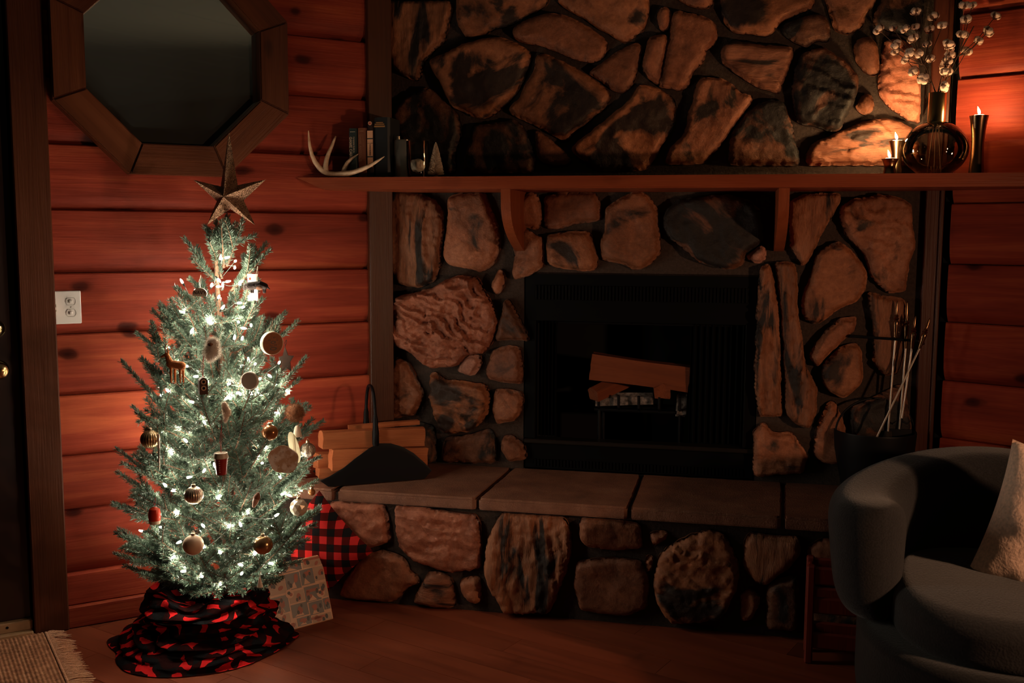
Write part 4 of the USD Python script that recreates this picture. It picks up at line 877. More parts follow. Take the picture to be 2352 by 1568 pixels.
# ------------------------------------------------------------------ log carrier on the hearth
bl = hit(740, 1121, (0, 0, .446), (0, 0, 1)); bR = hit(992, 1100, (0, 0, .446), (0, 0, 1))
ba = unit((bR - bl) * [1, 1, 0]); bn = np.array([-ba[1], ba[0], 0])          # bn points away from the camera
if bn[1] < 0: bn = -bn
BL_ = np.linalg.norm(bR - bl); bc = (bl + bR) / 2; bw = .17
front = lambda px, py: hit(px, py, bl + bn * .0, bn)
carrier = Thing('log_carrier', 'black steel log carrier with an arched handle standing on the left end of the hearth', 'log carrier', bc + bn * bw / 2, math.atan2(ba[1], ba[0]))
top_px = [(735, 1104), (757, 1094), (790, 1074), (820, 1050), (850, 1028), (872, 1018), (898, 1018), (925, 1026), (950, 1040), (975, 1062), (992, 1080)]
def carrier_side(y, thick, flare):
    o = []
    for px, py in top_px:
        p = front(px, py); o.append(((p - bl) @ ba - BL_ / 2, p[2] - .446))
    zt = max(z for _, z in o)
    low = [(x * .97, max(.0, .012 + .05 * abs(x / (BL_ / 2)) ** 3 * 0)) for x, z in o[::-1]]
    up_ = np.array(o); n = len(up_); rows = 8; V = []
    for j in range(rows):
        s = j / (rows - 1)
        for i in range(n):
            x, z = up_[i]; zz = .004 + (max(z, .006) - .004) * s; yy = y + flare * (s ** 1.5) * max(z, 0) / zt
            V.append((x * (.86 + .14 * s), yy, zz))
    V = np.array(V); idx = np.arange(rows * n).reshape(rows, n); q = np.stack([idx[:-1, :-1], idx[:-1, 1:], idx[1:, 1:], idx[1:, :-1]], -1).reshape(-1, 4)
    V2 = V + [0, thick, 0]; N = len(V)
    F = np.vstack([q[:, [0, 1, 2]], q[:, [0, 2, 3]], q[:, [2, 1, 0]] + N, q[:, [3, 2, 0]] + N])
    rim = np.arange(n - 1) + (rows - 1) * n; F = np.vstack([F, np.c_[rim, rim + 1, rim + 1 + N], np.c_[rim, rim + 1 + N, rim + N]])
    return trimesh.Trimesh(np.vstack([V, V2]), F, process=False)
carrier.part('front_side', carrier_side(-bw / 2, .003, -.0), BLACKIRON, True, local=True)
carrier.part('back_side', carrier_side(bw / 2, -.003, .0), BLACKIRON, True, local=True)
carrier.part('tray', cbox((-BL_ * .43, -bw / 2 + .001, .003), (BL_ * .43, bw / 2 - .001, .007), .001), BLACKIRON, local=True)
hp = front(870, 1018); hx = (hp - bl) @ ba - BL_ / 2; hz_ = hp[2] - .446
apex = hit(848, 886, bl + bn * bw / 2, bn); az = apex[2] - .446
arch = []
for s in np.linspace(0, 1, 30):
    a = math.pi * s; c = math.cos(a); arch.append((hx - .012, -bw / 2 * (abs(c) ** .75) * np.sign(c), hz_ + (az - hz_) * (math.sin(a) ** .72)))
carrier.part('handle', tube(arch, [.0065 + .004 * (abs(s - .5) > .38) + .003 * (abs(s - .5) > .46) for s in np.linspace(0, 1, 30)], 12), BLACKIRON, True, local=True)
for sy in (-1, 1): carrier.part('handle_collar', moved(lathe([(0, -.006), (.011, -.006), (.013, .0), (.013, .012), (.010, .034), (.008, .04), (0, .04)], 20), (hx - .012, sy * bw / 2, hz_ - .002)), BLACKIRON, 40, local=True)
PB = lambda px, py, d: hit(px, py, bl + bn * d, bn)
sq = lambda a, b: [(-a, -b), (a, -b * .95), (a * .95, b), (-a, b * .9)]
place_log('firewood_log', 'clean split log on top of the stack in the black log carrier', PB(736, 1008, .06), PB(968, 999, .085), [(-.042, -.034), (.04, -.036), (.036, .026), (-.01, .037), (-.04, .033)], SPLIT, 11, group='split logs in the log carrier')
place_log('firewood_log', 'thin split log lying aslant above the top log in the carrier', PB(800, 981, .10), PB(962, 968, .12), [(-.018, -.008), (.018, -.007), (.016, .006), (-.016, .007)], SPLIT, 12, group='split logs in the log carrier')
place_log('firewood_log', 'thick split log just behind the front panel of the log carrier', PB(759, 1052, .045), PB(976, 1046, .06), [(-.038, -.04), (.036, -.042), (.036, .036), (-.036, .038)], SPLIT, 13, group='split logs in the log carrier')
place_log('firewood_log', 'reddish log end low at the left of the log carrier', PB(726, 1058, .13), PB(900, 1050, .16), [(-.034, -.03), (.034, -.03), (.032, .026), (-.032, .03)], SPLIT, 14, group='split logs in the log carrier')
place_log('firewood_log', 'lowest log at the bottom of the carrier, left end just showing', PB(729, 1084, .09), PB(920, 1080, .10), [(-.03, -.018), (.03, -.018), (.03, .018), (-.03, .02)], SPLIT, 15, group='split logs in the log carrier')

# ------------------------------------------------------------------ fire tools at the right of the fireplace
FT = lambda px, py, d=.10: hit(px, py, W - NC * d, NC)
rack = Thing('tool_rack', 'black iron wall rail with a hook that holds the fire tools', 'tool rack', FT(2040, 780, .06), -AC)
rack.part('rail', tube([FT(1952, 772, .07), FT(2000, 775, .07), FT(2060, 779, .08), FT(2110, 783, .09)], .005), BLACKIRON)
rack.part('hook', tube([FT(2110, 783, .09), FT(2120, 785, .10), FT(2121, 789, .12), FT(2112, 790, .125)], .005), DARKBRASS)
rack.part('wall_mount', tube([FT(1958, 772, .07), FT(1956, 772, .0)], .006), BLACKIRON)
def tool(name, label, top, mid, bot, d, head=None):
    A, M_, B = FT(*top, d), FT(*mid, d), FT(*bot, d)
    t = Thing(name, label, 'fire tool', B, 0, group='fire tools')
    t.part('shaft', tube([M_, B], .0042), STEEL, True)
    ax = unit(A - M_); L = np.linalg.norm(A - M_)
    prof = [(0, 0), (.005, 0), (.006, .01), (.0095, .05), (.0105, .06), (.006, .066), (.010, .071), (.006, .076), (.008, .081), (.004, .086), (.0055, .10), (.003, .125), (0, .132)]
    prof = [(r, z * L / .132) for r, z in prof]
    h_ = lathe(prof, 18); e1 = unit(np.cross(ax, [0, 1, 0])); e2 = np.cross(ax, e1)
    t.part('handle', moved(h_, M_, frame(e1, e2, ax)), DARKBRASS, 50)
    if head is not None:
        for nm, m, mat in head(B, unit(B - M_)): t.part(nm, m, mat, True)
def poker_head(B, d): return [('tip', tube([B, B + d * .05], [.0045, .001]), BLACKIRON), ('barb', tube([B + d * .01, B + d * .02 + UC * .02, B + d * .005 + UC * .035], [.004, .003, .001]), BLACKIRON)]
def brush_head(B, d): return [('brush', cat(tube([B, B + d * .02, B + d * .10], [.012, .016, .024], 16)), plain('brush_hair', (.02, .014, .01), rough=1))]
def shovel_head(B, d): return [('pan', moved(cbox((-.045, -.004, -.12), (.045, .004, 0), .003), B, frame(UC, NC, np.array([0, 0, 1.]))), BLACKIRON)]
tool('fire_tool', 'slim upright fire tool with brass handle, leftmost on the wall rail', (2061, 690), (2056, 780), (2040, 990), .07, brush_head)
tool('fire_tool', 'fire tool with the second brass handle from the left on the rail', (2084, 690), (2080, 800), (2066, 985), .06, shovel_head)
tool('fire_tool', 'bright steel fire tool leaning just right of the second handle', (2103, 725), (2094, 800), (2072, 960), .12, poker_head)
tool('fire_tool', 'long fire tool leaning steeply with its handle furthest right', (2136, 730), (2112, 800), (1980, 1075), .16, None)
pot = Thing('ash_bucket', 'black round ash bucket standing at the right end of the hearth', 'bucket', hit(2005, 1128, (0, 0, .446), (0, 0, 1)) + NC * .02, 0)
pot.part('bucket', lathe([(0, 0), (.10, 0), (.115, .01), (.145, .16), (.150, .23), (.148, .235), (.143, .23), (.135, .16), (.105, .015), (0, .012)], 36), BLACKIRON, 40, local=True)
pot.part('bail_handle', tube([(.149 * math.cos(a), .0, .225 + .13 * math.sin(a)) for a in np.linspace(0, math.pi, 24)], .004), BLACKIRON, True, local=True)
ket = Thing('stoneware_jug', 'dim grey round jug beside the ash bucket on the hearth', 'jug', hit(2048, 1112, (0, 0, .446), (0, 0, 1)) - NC * .09, 0)
ket.part('body', lathe([(0, 0), (.045, 0), (.062, .02), (.072, .06), (.066, .10), (.045, .125), (.03, .135), (.028, .15), (.032, .156), (0, .155)], 32), plain('grey_stoneware', (.09, .075, .065), rough=.6), 50, local=True)
ket.part('handle', tube([(.03, 0, .148), (.07, 0, .145), (.085, 0, .11), (.068, 0, .075)], .006), plain('grey_stoneware', (.09, .075, .065)), True, local=True)

# ------------------------------------------------------------------ right foreground: rack, armchair, pillow
rk0 = on_floor(1850, 1500) - NC * .03
mag = Thing('wooden_rack', 'red-stained low wooden rack with slats in front of the hearth beside the armchair', 'rack', rk0 + UC * .11, -AC - .05)
for x in (-.105, .105):
    for y in (-.05, .05): mag.part('post', cbox((x - .013, y - .013, 0), (x + .013, y + .013, .335), .005), REDWOOD, local=True)
for y in (-.05, .05):
    for z, hh in ((.30, .030), (.20, .028), (.08, .028)): mag.part('rail', cbox((-.105, y - .008, z - hh), (.105, y + .008, z + hh), .006), REDWOOD, local=True)
for x in (-.105, .105):
    for z in (.30, .08): mag.part('side_rail', cbox((x - .008, -.045, z - .02), (x + .008, .045, z + .02), .005), REDWOOD, local=True)
mag.part('shelf', cbox((-.1, -.045, .05), (.1, .045, .06), .002), REDWOOD, local=True)

CH = np.array([1.415, 2.805, 0]); fdir = unit(np.array([-.30, -.95, 0]))
UPH = fabric('grey_upholstery', (.020, .0195, .0205), .25, 180)
chair = Thing('barrel_armchair', 'dark grey upholstered barrel armchair in the right foreground', 'armchair', CH, math.atan2(-fdir[0], fdir[1]) + math.pi)
# local frame: facing -y; back at +y
R0, TH = .385, .195
def shell():
    angs = np.radians(np.r_[-28 + 16 * (1 - np.cos(np.linspace(0, np.pi / 2, 14))), np.linspace(-10, 190, 60), 208 - 16 * (1 - np.cos(np.linspace(np.pi / 2, 0, 14)))]); rows = []
    sec = []
    for k in range(40):
        a = 2 * np.pi * k / 40; sec.append((np.sign(math.cos(a)) * abs(math.cos(a)) ** .55 * TH / 2, np.sign(math.sin(a)) * abs(math.sin(a)) ** .45))
    for i, a in enumerate(angs):
        h = .665 + .075 * math.sin(a) ** 2; e = min(i, len(angs) - 1 - i)
        dE = min(a - angs[0], angs[-1] - a) / math.radians(16); taper = max(.02, math.sqrt(max(0, 1 - (1 - min(1, dE)) ** 2)))
        shift = (1 - taper) * .02
        ca, sa = math.cos(a), math.sin(a); ring = []
        for x, z in sec:
            zz = .33 + (h - .33) * (.5 + .5 * (z * (1 - .12 * (1 - taper))))
            r = R0 + x * taper * (1 + .14 * z) + .025 * (zz - .4)
            ring.append((r * ca, r * sa, zz))
        rows.append(ring)
    V = np.array(rows); n, m = V.shape[:2]; V = V.reshape(-1, 3); i, j = np.meshgrid(np.arange(n - 1), np.arange(m), indexing='ij')
    q = np.stack([i * m + j, i * m + (j + 1) % m, (i + 1) * m + (j + 1) % m, (i + 1) * m + j], -1).reshape(-1, 4)
    F = np.vstack([q[:, [0, 1, 2]], q[:, [0, 2, 3]]]); V = np.vstack([V, V[:m].mean(0), V[-m:].mean(0)]); k = np.arange(m); e = (n - 1) * m
    F = np.vstack([F, np.c_[np.full(m, len(V) - 2), (k + 1) % m, k], np.c_[np.full(m, len(V) - 1), e + k, e + (k + 1) % m]])
    return trimesh.Trimesh(V, F, process=False)
chair.part('back_and_arms', shell(), UPH, True, local=True)
def puck(r, z0, z1, rnd, n=48, sq=2.6, yo=0.):
    s = np.linspace(0, 1, 10); prof = [(0, z0)] + [(r - rnd + rnd * math.sin(t * math.pi / 2), z0 + rnd - rnd * math.cos(t * math.pi / 2)) for t in s] + [(r - rnd + rnd * math.cos(t * math.pi / 2), z1 - rnd + rnd * math.sin(t * math.pi / 2)) for t in s] + [(r * .5, z1 + .012), (0, z1 + .016)]
    m = lathe(prof, n); v = m.vertices; a = np.arctan2(v[:, 1], v[:, 0]); rad = np.hypot(v[:, 0], v[:, 1]); f = 1 / (abs(np.cos(a)) ** sq + abs(np.sin(a)) ** sq) ** (1 / sq)
    v[:, 0], v[:, 1] = rad * f * np.cos(a), rad * f * np.sin(a) * 1.12 + yo; m.vertices = v; return m
chair.part('seat_cushion', puck(.315, .30, .46, .055, yo=-.075), UPH, True, local=True)
chair.part('seat_base', puck(.40, .10, .33, .03, yo=-.02), fabric('black_upholstery', (.012, .012, .012), .2, 180), True, local=True)
for x in (-.22, .22):
    for y in (-.26, .2): chair.part('leg', moved(lathe([(0, 0), (.016, 0), (.024, .11), (0, .11)], 14), (x, y, 0)), BLACKIRON, 40, local=True)
cm, cuv = cushion(.44, .42, .17, 30, .5, .05, 3)
pil = Thing('throw_pillow', 'beige throw pillow leaning in the right corner of the armchair', 'pillow', CH + np.array([.0, -.03, .70]), 0)
nrm = unit(np.array([-.55, -.80, .30])); xx = unit(np.cross([0, 0, 1.], -nrm)); zz = np.cross(xx, -nrm); 
Rm = frame(xx, -nrm, zz); a_ = math.radians(12); Rr = np.array([[math.cos(a_), 0, math.sin(a_)], [0, 1, 0], [-math.sin(a_), 0, math.cos(a_)]])
pil.part('pillow', moved(cm, at_depth(2462, 1232, 2.72), Rm @ Rr), fabric('beige_linen', (.85, .60, .46), .18, 120), True)

# the lamp that lights the room, standing right of the frame
rl = Thing('reading_lamp', 'black floor reading lamp with a cone shade beside the armchair', 'lamp', (LAMP[0], LAMP[1], 0), 0)
ax_ = unit(LAMP_AXIS); e1_ = unit(np.cross([0, 0, 1.], ax_)); e2_ = np.cross(ax_, e1_); Rl = frame(e1_, e2_, ax_)
rl.part('shade', moved(lathe([(0, -.10), (.03, -.10), (.05, -.08), (.135, .090), (.138, .090), (.055, -.085), (.03, -.105), (0, -.105)], 40), LAMP, Rl), BLACKIRON, 40)
pb_ = LAMP - ax_ * .10 + [.0, 0, -.02]
rl.part('pole', tube([pb_ * [1, 1, 0] + [.05, 0, .02], pb_ * [1, 1, 0] + [.05, 0, LAMP[2] - .12], pb_], .010), BLACKIRON, True)
rl.part('base', moved(lathe([(0, 0), (.13, 0), (.13, .015), (.02, .028), (0, .028)], 32), pb_ * [1, 1, 0] + [.05, 0, 0]), BLACKIRON, 40)

# ------------------------------------------------------------------ rag rug by the door
rp = {k: on_floor(*v) for k, v in dict(tr=(95, 1443), br=(152, 1575), tl=(-60, 1470)).items()}
re_ = unit(rp['br'] - rp['tr']); rn = np.array([re_[1], -re_[0], 0]);  rn = rn if rn[0] < 0 else -rn      # rn: away from the fringe
rug = Thing('rag_rug', 'pale woven cotton rug with a knotted fringe on the floor by the door', 'rug', rp['tr'], math.atan2(-re_[1], -re_[0]) - math.pi / 2)
nu, nv = 200, 60; u = np.linspace(0, .60, nu); v = np.linspace(-.0, .9, nv); U_, V_ = np.meshgrid(u, v, indexing='ij')
yarn = .0035 * np.abs(np.sin(U_ * math.pi / .0125)) + .006 + .002 * meshkit.noise(np.stack([U_ * 30, V_ * 5, U_ * 0], -1))
edge_w = .006 * (meshkit.noise(np.stack([U_ * 70, U_ * 0, U_ * 0], -1)) - .5)
P = rp['tr'] + rn * U_[..., None] + re_ * (V_ + edge_w * (V_ < .02))[..., None]; P[..., 2] = yarn
idx = np.arange(nu * nv).reshape(nu, nv); q = np.stack([idx[:-1, :-1], idx[1:, :-1], idx[1:, 1:], idx[:-1, 1:]], -1).reshape(-1, 4)
base_ = P.copy(); base_[..., 2] = .0005
nP = nu * nv; rim = np.r_[idx[:, 0], idx[-1, 1:], idx[-2::-1, -1], idx[0, -2:0:-1]]; r2 = np.roll(rim, -1)
F = np.vstack([q[:, [0, 1, 2]], q[:, [0, 2, 3]], np.c_[rim, r2, rim + nP], np.c_[r2, r2 + nP, rim + nP]])
RUGM = look('rug_cotton', {'tc': ('texture_coordinate', {}), 'n': ('noise_texture', dict(scale=55, detail=4)), 'n2': ('noise_texture', dict(scale=420, detail=3)), 'r': ('rgb_ramp', dict(ramp=[(.3, (.27, .125, .07)), (.5, (.49, .225, .12)), (.68, (.62, .32, .18))])),
    'b': ('bump', dict(strength=.6, distance=.003)), 'p': ('principled_bsdf', dict(roughness=1., specular_ior_level=.1))}, [('tc.object', 'n.vector'), ('tc.object', 'n2.vector'), ('n.fac', 'r.fac'), ('r.color', 'p.base_color'), ('n2.fac', 'b.height'), ('b.normal', 'p.normal')])
rug.part('weave', trimesh.Trimesh(np.vstack([P.reshape(-1, 3), base_.reshape(-1, 3)]), F, process=False), RUGM, True)
strands, knots = [], []
for k in range(74):
    s = .004 + k * .0085; s += rng.normal(0, .0012)
    if s > .9: break
    p = rp['tr'] + re_ * s; L = .075 * (.75 + .35 * rng.random()); 
    if 14 < k < 18: L *= .5
    knots.append(ball(.0055, p - rn * .006 + [0, 0, .006], 1, (1, 1, .8)))
    for j in range(7):
        dd = rng.normal(0, .0035); spread = rng.normal(0, .010); rise = .006 + .005 * rng.random()
        a = p - rn * .006 + re_ * dd * .5; b = p - rn * (L * .5) + re_ * (dd + spread * .4); c = p - rn * L * (.85 + .25 * rng.random()) + re_ * (dd + spread)
        a[2], b[2], c[2] = .006, rise, .0022; strands.append(tube([a, (a + b) / 2 + [0, 0, .002], b, c], [.0014, .0014, .0012, .0008], 4, False))
rug.part('fringe', cat(*strands), fabric('fringe_cotton', (.64, .33, .19), .15, 300), True, kind='stuff')
rug.part('knot_row', cat(*knots), fabric('fringe_cotton', (.64, .33, .19), .15, 300), True)

# ------------------------------------------------------------------ plaid pillow and present
pm, puv = cushion(.305, .305, .085, 30, .55, .0)
pc = hit(733, 1256, MH - NC * .082, NC)
lean = math.radians(3); pn = -NC * math.cos(lean) + np.array([0, 0, math.sin(lean)]); px_ = UC; pz_ = np.cross(px_, -pn); 
a_ = math.radians(45); rot2 = np.array([[math.cos(a_), 0, -math.sin(a_)], [0, 1, 0], [math.sin(a_), 0, math.cos(a_)]])
pp = Thing('plaid_pillow', 'red and black buffalo check pillow standing on its corner against the hearth', 'pillow', pc * [1, 1, 0], 0)
loc2 = pm.vertices @ rot2.T
pp.part('pillow', trimesh.Trimesh(loc2 @ frame(px_, -pn, pz_).T + pc, pm.faces, process=False), plaid('buffalo_check', .0285, (.62, .030, .030), (.085, .008, .007), (.011, .011, .012)), True, uv=np.c_[loc2[:, 0] + .010, loc2[:, 2] + .004])

gA, gB = on_floor(634, 1458), on_floor(767, 1421); gd = unit(gB - gA); gn = np.array([-gd[1], gd[0], 0]); gn = gn if gn[1] > 0 else -gn
gT = hit(738, 1272, gB, gd); gh = np.linalg.norm(gT - gB); gu = (gT - gB) / gh; gw = np.linalg.norm(gB - gA); gf = np.cross(gu, gd); gf = gf if gf @ NC < 0 else -gf    # gf: front normal
gdp = .055
gift = Thing('wrapped_gift', 'flat present in pale printed wrapping paper leaning beside the tree blanket', 'gift', (gA + gB) / 2, 0)
Mg = frame(gd, -gf, gu); go = gA
PAPER = plain('wrapping_paper', (.72, .40, .235), rough=.33, var=.06, bscale=40)
GREYP = plain('paper_grey_panel', (.13, .115, .105), rough=.33); TANP = plain('paper_tan_panel', (.46, .27, .16), rough=.33)
PRED = plain('paper_red_print', (.40, .085, .035), rough=.4); PBLK = plain('paper_dark_print', (.018, .016, .016), rough=.4); PLINE = plain('paper_seam_line', (.50, .24, .13), rough=.4)
def G(m): return moved(m, go, Mg)
gift.part('box', G(moved(rbox(gw, gdp, gh, .004, 2), (gw / 2, gdp / 2 + .0002, gh / 2))), PAPER, 25)
def flat(poly, mat, name, off): gift.part(name, G(front_extrude(poly, .0003, -off)), mat, False)
def fr(a, b): return (a * gw, (1 - b) * gh)
panels = []
cols = [.02, .26, .50, .72, .98]; rows_ = [(.015, .16), (.19, .47), (.49, .72), (.74, .90), (.92, .985)]
gr2 = np.random.default_rng(5)
layout = [(.02,.20,.30,.44,'t'),(.31,.18,.56,.42,'g'),(.57,.17,.80,.40,'g'),(.81,.17,.98,.38,'t'),(.02,.47,.30,.72,'g'),(.32,.45,.58,.62,'t'),(.59,.43,.86,.66,'g'),(.87,.42,.98,.64,'t'),
          (.32,.64,.60,.83,'g'),(.62,.67,.86,.86,'g'),(.87,.66,.98,.83,'g'),(.04,.74,.28,.88,'t'),(.10,.90,.36,.99,'t'),(.38,.85,.62,.97,'g'),(.64,.88,.97,.985,'t'),(.02,.03,.28,.17,'t'),(.30,.02,.62,.155,'g'),(.64,.02,.97,.15,'t')]
paper_face = sbox(.004, .004, gw - .004, gh - .004)
for x0, y0, x1, y1, c in layout:
    flat(sbox(*fr(x0, y1), *fr(x1, y0)).intersection(paper_face), GREYP if c == 'g' else TANP, 'grey_panel' if c == 'g' else 'tan_panel', .0003)
red_p, blk_p = [], []
for x0, y0, x1, y1, c in layout:
    if c == 'g':
        xm = x0 + (x1 - x0) * (.3 + .3 * gr2.random()); flat(Polygon([fr(x0 + .04, y1 - .01), fr(xm, y0 + (y1 - y0) * .55), fr(x1 - .08, y1 - .01)]).intersection(paper_face), PAPER, 'pale_print', .0006)
    for _ in range(2):
        q = fr(x0 + (x1 - x0) * (.2 + .6 * gr2.random()), y0 + (y1 - y0) * (.25 + .5 * gr2.random())); e = affinity.scale(Point(q).buffer(.007 + .004 * gr2.random(), 5), 1.2, .8); red_p.append(affinity.rotate(e, gr2.random() * 90))
        q = fr(x0 + (x1 - x0) * (.15 + .7 * gr2.random()), y0 + (y1 - y0) * (.2 + .6 * gr2.random())); blk_p.append(affinity.scale(Point(q).buffer(.0045 + .0025 * gr2.random(), 5), .8, 1.3))
for (a, b) in ((.34, .47), (.86, .57), (.13, .70)):
    flat(Point(fr(a, b)).buffer(.016, 12), PAPER, 'pale_print', .0006); red_p.append(Point(fr(a + .02, b + .015)).buffer(.006)); blk_p.append(Point(fr(a - .01, b - .012)).buffer(.006))
for x0, y0, x1, y1 in ((.62, .475, .82, .52), (.03, .495, .2, .53), (.66, .02, .95, .055), (.62, .895, .86, .93)): flat(sbox(*fr(x0, y1), *fr(x1, y0)).intersection(paper_face), PRED, 'red_strip', .0009)
shp = lambda l: shapely.union_all([g.intersection(paper_face) for g in l if not g.is_empty])
gift.part('red_print', G(front_extrude(shp(red_p), .0003, -.0009)), PRED, False, kind='stuff'); gift.part('dark_print', G(front_extrude(shp(blk_p), .0003, -.0012)), PBLK, False, kind='stuff')

# ------------------------------------------------------------------ the Christmas tree
TX, TY = -.985, 3.41
def ty(py): return 1.42 - (py - 533) / FPX * 3.435 if True else 0
def tz(py, px=520): return at_depth(px, py, TY)[2]
prof_px = [(470, 25), (540, 60), (600, 85), (640, 100), (700, 142), (760, 160), (830, 192), (900, 185), (960, 198), (1050, 222), (1150, 228), (1220, 226), (1280, 190), (1320, 150), (1345, 95), (1370, 60)]
pz = np.array([tz(y) for y, _ in prof_px]); prr = np.array([w * 1.472e-3 for _, w in prof_px])
def Rz(z): return float(np.interp(-z, -pz, prr))
axis = lambda z: np.array([TX + .012 * math.sin(z * 3), TY, z])
def wall_gap(p): return -((np.asarray(p) - PL) @ NL)          # distance to the log wall, positive in the room
tree = Thing('christmas_tree', 'short fir Christmas tree with dense grey-green needles standing in a plaid blanket', 'Christmas tree', (TX, TY, 0), 0)
trunk_pts = [axis(z) for z in np.linspace(.05, tz(560), 16)]
tree.part('trunk', tube(trunk_pts, np.linspace(.026, .006, 16), 10), BARK, True)
trg = np.random.default_rng(21)
def needles_on(polys, dens=1450, scale=1.0):
    """polys: (points, r) shoots. Vectorised flat needles: two triangles each."""
    P0, D, T = [], [], []
    for pts, in_frac in polys:
        pts = np.asarray(pts); seg = np.diff(pts, axis=0); ln = np.linalg.norm(seg, axis=1); L = ln.sum()
        n = max(3, int(L * dens)); s = (np.arange(n) + trg.random(n)) / n; s = in_frac + s * (1 - in_frac); x = s * L
        cum = np.r_[0, np.cumsum(ln)]; k = np.clip(np.searchsorted(cum, x, 'right') - 1, 0, len(ln) - 1)
        P0.append(pts[k] + seg[k] * ((x - cum[k]) / ln[k])[:, None]); D.append(seg[k] / ln[k][:, None]); T.append(s)
    P0, D, T = np.vstack(P0), np.vstack(D), np.concatenate(T); n = len(P0)
    up = np.array([0, 0, 1.]); side = np.cross(D, up); sl = np.linalg.norm(side, axis=1, keepdims=True); side = np.where(sl > .08, side / np.maximum(sl, 1e-6), [1., 0, 0]); upn = np.cross(side, D)
    phi = trg.normal(0, 1.15, n) + np.where(trg.random(n) < .5, .75, -.75); a = np.radians(trg.normal(52, 9, n)) * (1 - .25 * T ** 6)
    d = np.cos(a)[:, None] * D + np.sin(a)[:, None] * (np.cos(phi)[:, None] * upn + np.sin(phi)[:, None] * side)
    L = (trg.normal(.0195, .0022, n) * (1 - .16 * T ** 4) * scale)[:, None]
    w = np.cross(d, trg.normal(size=(n, 3))); w /= np.linalg.norm(w, axis=1, keepdims=True) + 1e-9; w *= .0012 * scale
    bend = np.cross(w, d) * 1.2
    V = np.stack([P0, P0 + d * L * .55 + w + bend, P0 + d * L * .55 - w + bend, P0 + d * L], 1).reshape(-1, 3); k = np.arange(n) * 4
    return trimesh.Trimesh(V, np.vstack([np.c_[k, k + 1, k + 2], np.c_[k + 1, k + 3, k + 2]]), process=False)
BUD = plain('fir_bud', (.10, .045, .028), rough=.8)
n_needles = 0
def bezier(a, b, c, n): t = np.linspace(0, 1, n)[:, None]; return (1 - t) ** 2 * a + 2 * t * (1 - t) * b + t ** 2 * c
def keep_off_wall(p, gap=.025):
    g = wall_gap(p); return p if g > gap else p - NL * (gap - g)
def branch(base, tip, droop=.0, shoots=1.0, spray=None, dens=2500, tight=1.0, bare=.18, s0=.22, s1=.96):
    global n_needles
    L = np.linalg.norm(tip - base); d = unit(tip - base)
    mid = (base + tip) / 2 + np.array([0, 0, -1]) * L * droop
    main = bezier(base, mid, tip, 10); polys, tubes, buds = [(main, bare)], [tube(main, np.linspace(.0048, .0016, 10), 5, False)], [tip]
    hor = np.cross(d, [0, 0, 1.]); hor = unit(hor) if np.linalg.norm(hor) > .15 else unit(np.cross(d, [0, 1., 0])); upv = np.cross(hor, d)
    n = max(2, int(L * (s1 - s0) / .036 * shoots)); sd = 1
    for i in range(n):
        s = s0 + (s1 - s0) * (i + .4 * trg.random()) / n
        k = s * 9; j = min(int(k), 8); p = main[j] + (main[j + 1] - main[j]) * (k - j); dd = unit(main[j + 1] - main[j]); sd = -sd
        ang = math.radians(trg.normal(44, 6)) * tight; lift = trg.normal(.55, .30)
        sdv = unit(sd * hor + upv * lift); l = (.046 + (1 - s) * L * .52) * trg.uniform(.7, 1.2); l = min(l, .17)
        e = p + (math.cos(ang) * dd + math.sin(ang) * sdv) * l; e = keep_off_wall(e)
        m = (p + e) / 2 + dd * l * .06 - np.array([0, 0, .04 * l]); sh = bezier(p, m, e, 5)
        polys.append((sh, .03)); tubes.append(tube(sh, np.linspace(.0022, .0012, 5), 4, False)); buds.append(e)
        if l > .11:
            for q in (-1, 1):
                for sf in ((.40, .68) if l > .15 else (.5,)):
                    pp = sh[0] + (sh[-1] - sh[0]) * (sf + .06 * trg.random()); d3 = unit(sh[-1] - sh[0]); h3 = unit(np.cross(d3, upv)) * q; l3 = l * (1 - sf) * .8 + .03
                    e3 = keep_off_wall(pp + unit(d3 * .75 + h3 * .65 + upv * trg.normal(.12, .2)) * l3); s3 = np.array([pp, (pp + e3) / 2, e3]); polys.append((s3, .02)); tubes.append(tube(s3, [.0016, .0014, .001], 4, False)); buds.append(e3)
    bud_m = [ball(.0026, b, 1, (1, 1, 1.2)) for b in buds]
    path = tree.part('branch', cat(*tubes, *bud_m), BARK, True)
    nm = needles_on(polys, dens); n_needles += len(nm.faces) // 2
    tree.part('needles', nm, NEEDLE, False, parent=path, kind='stuff')
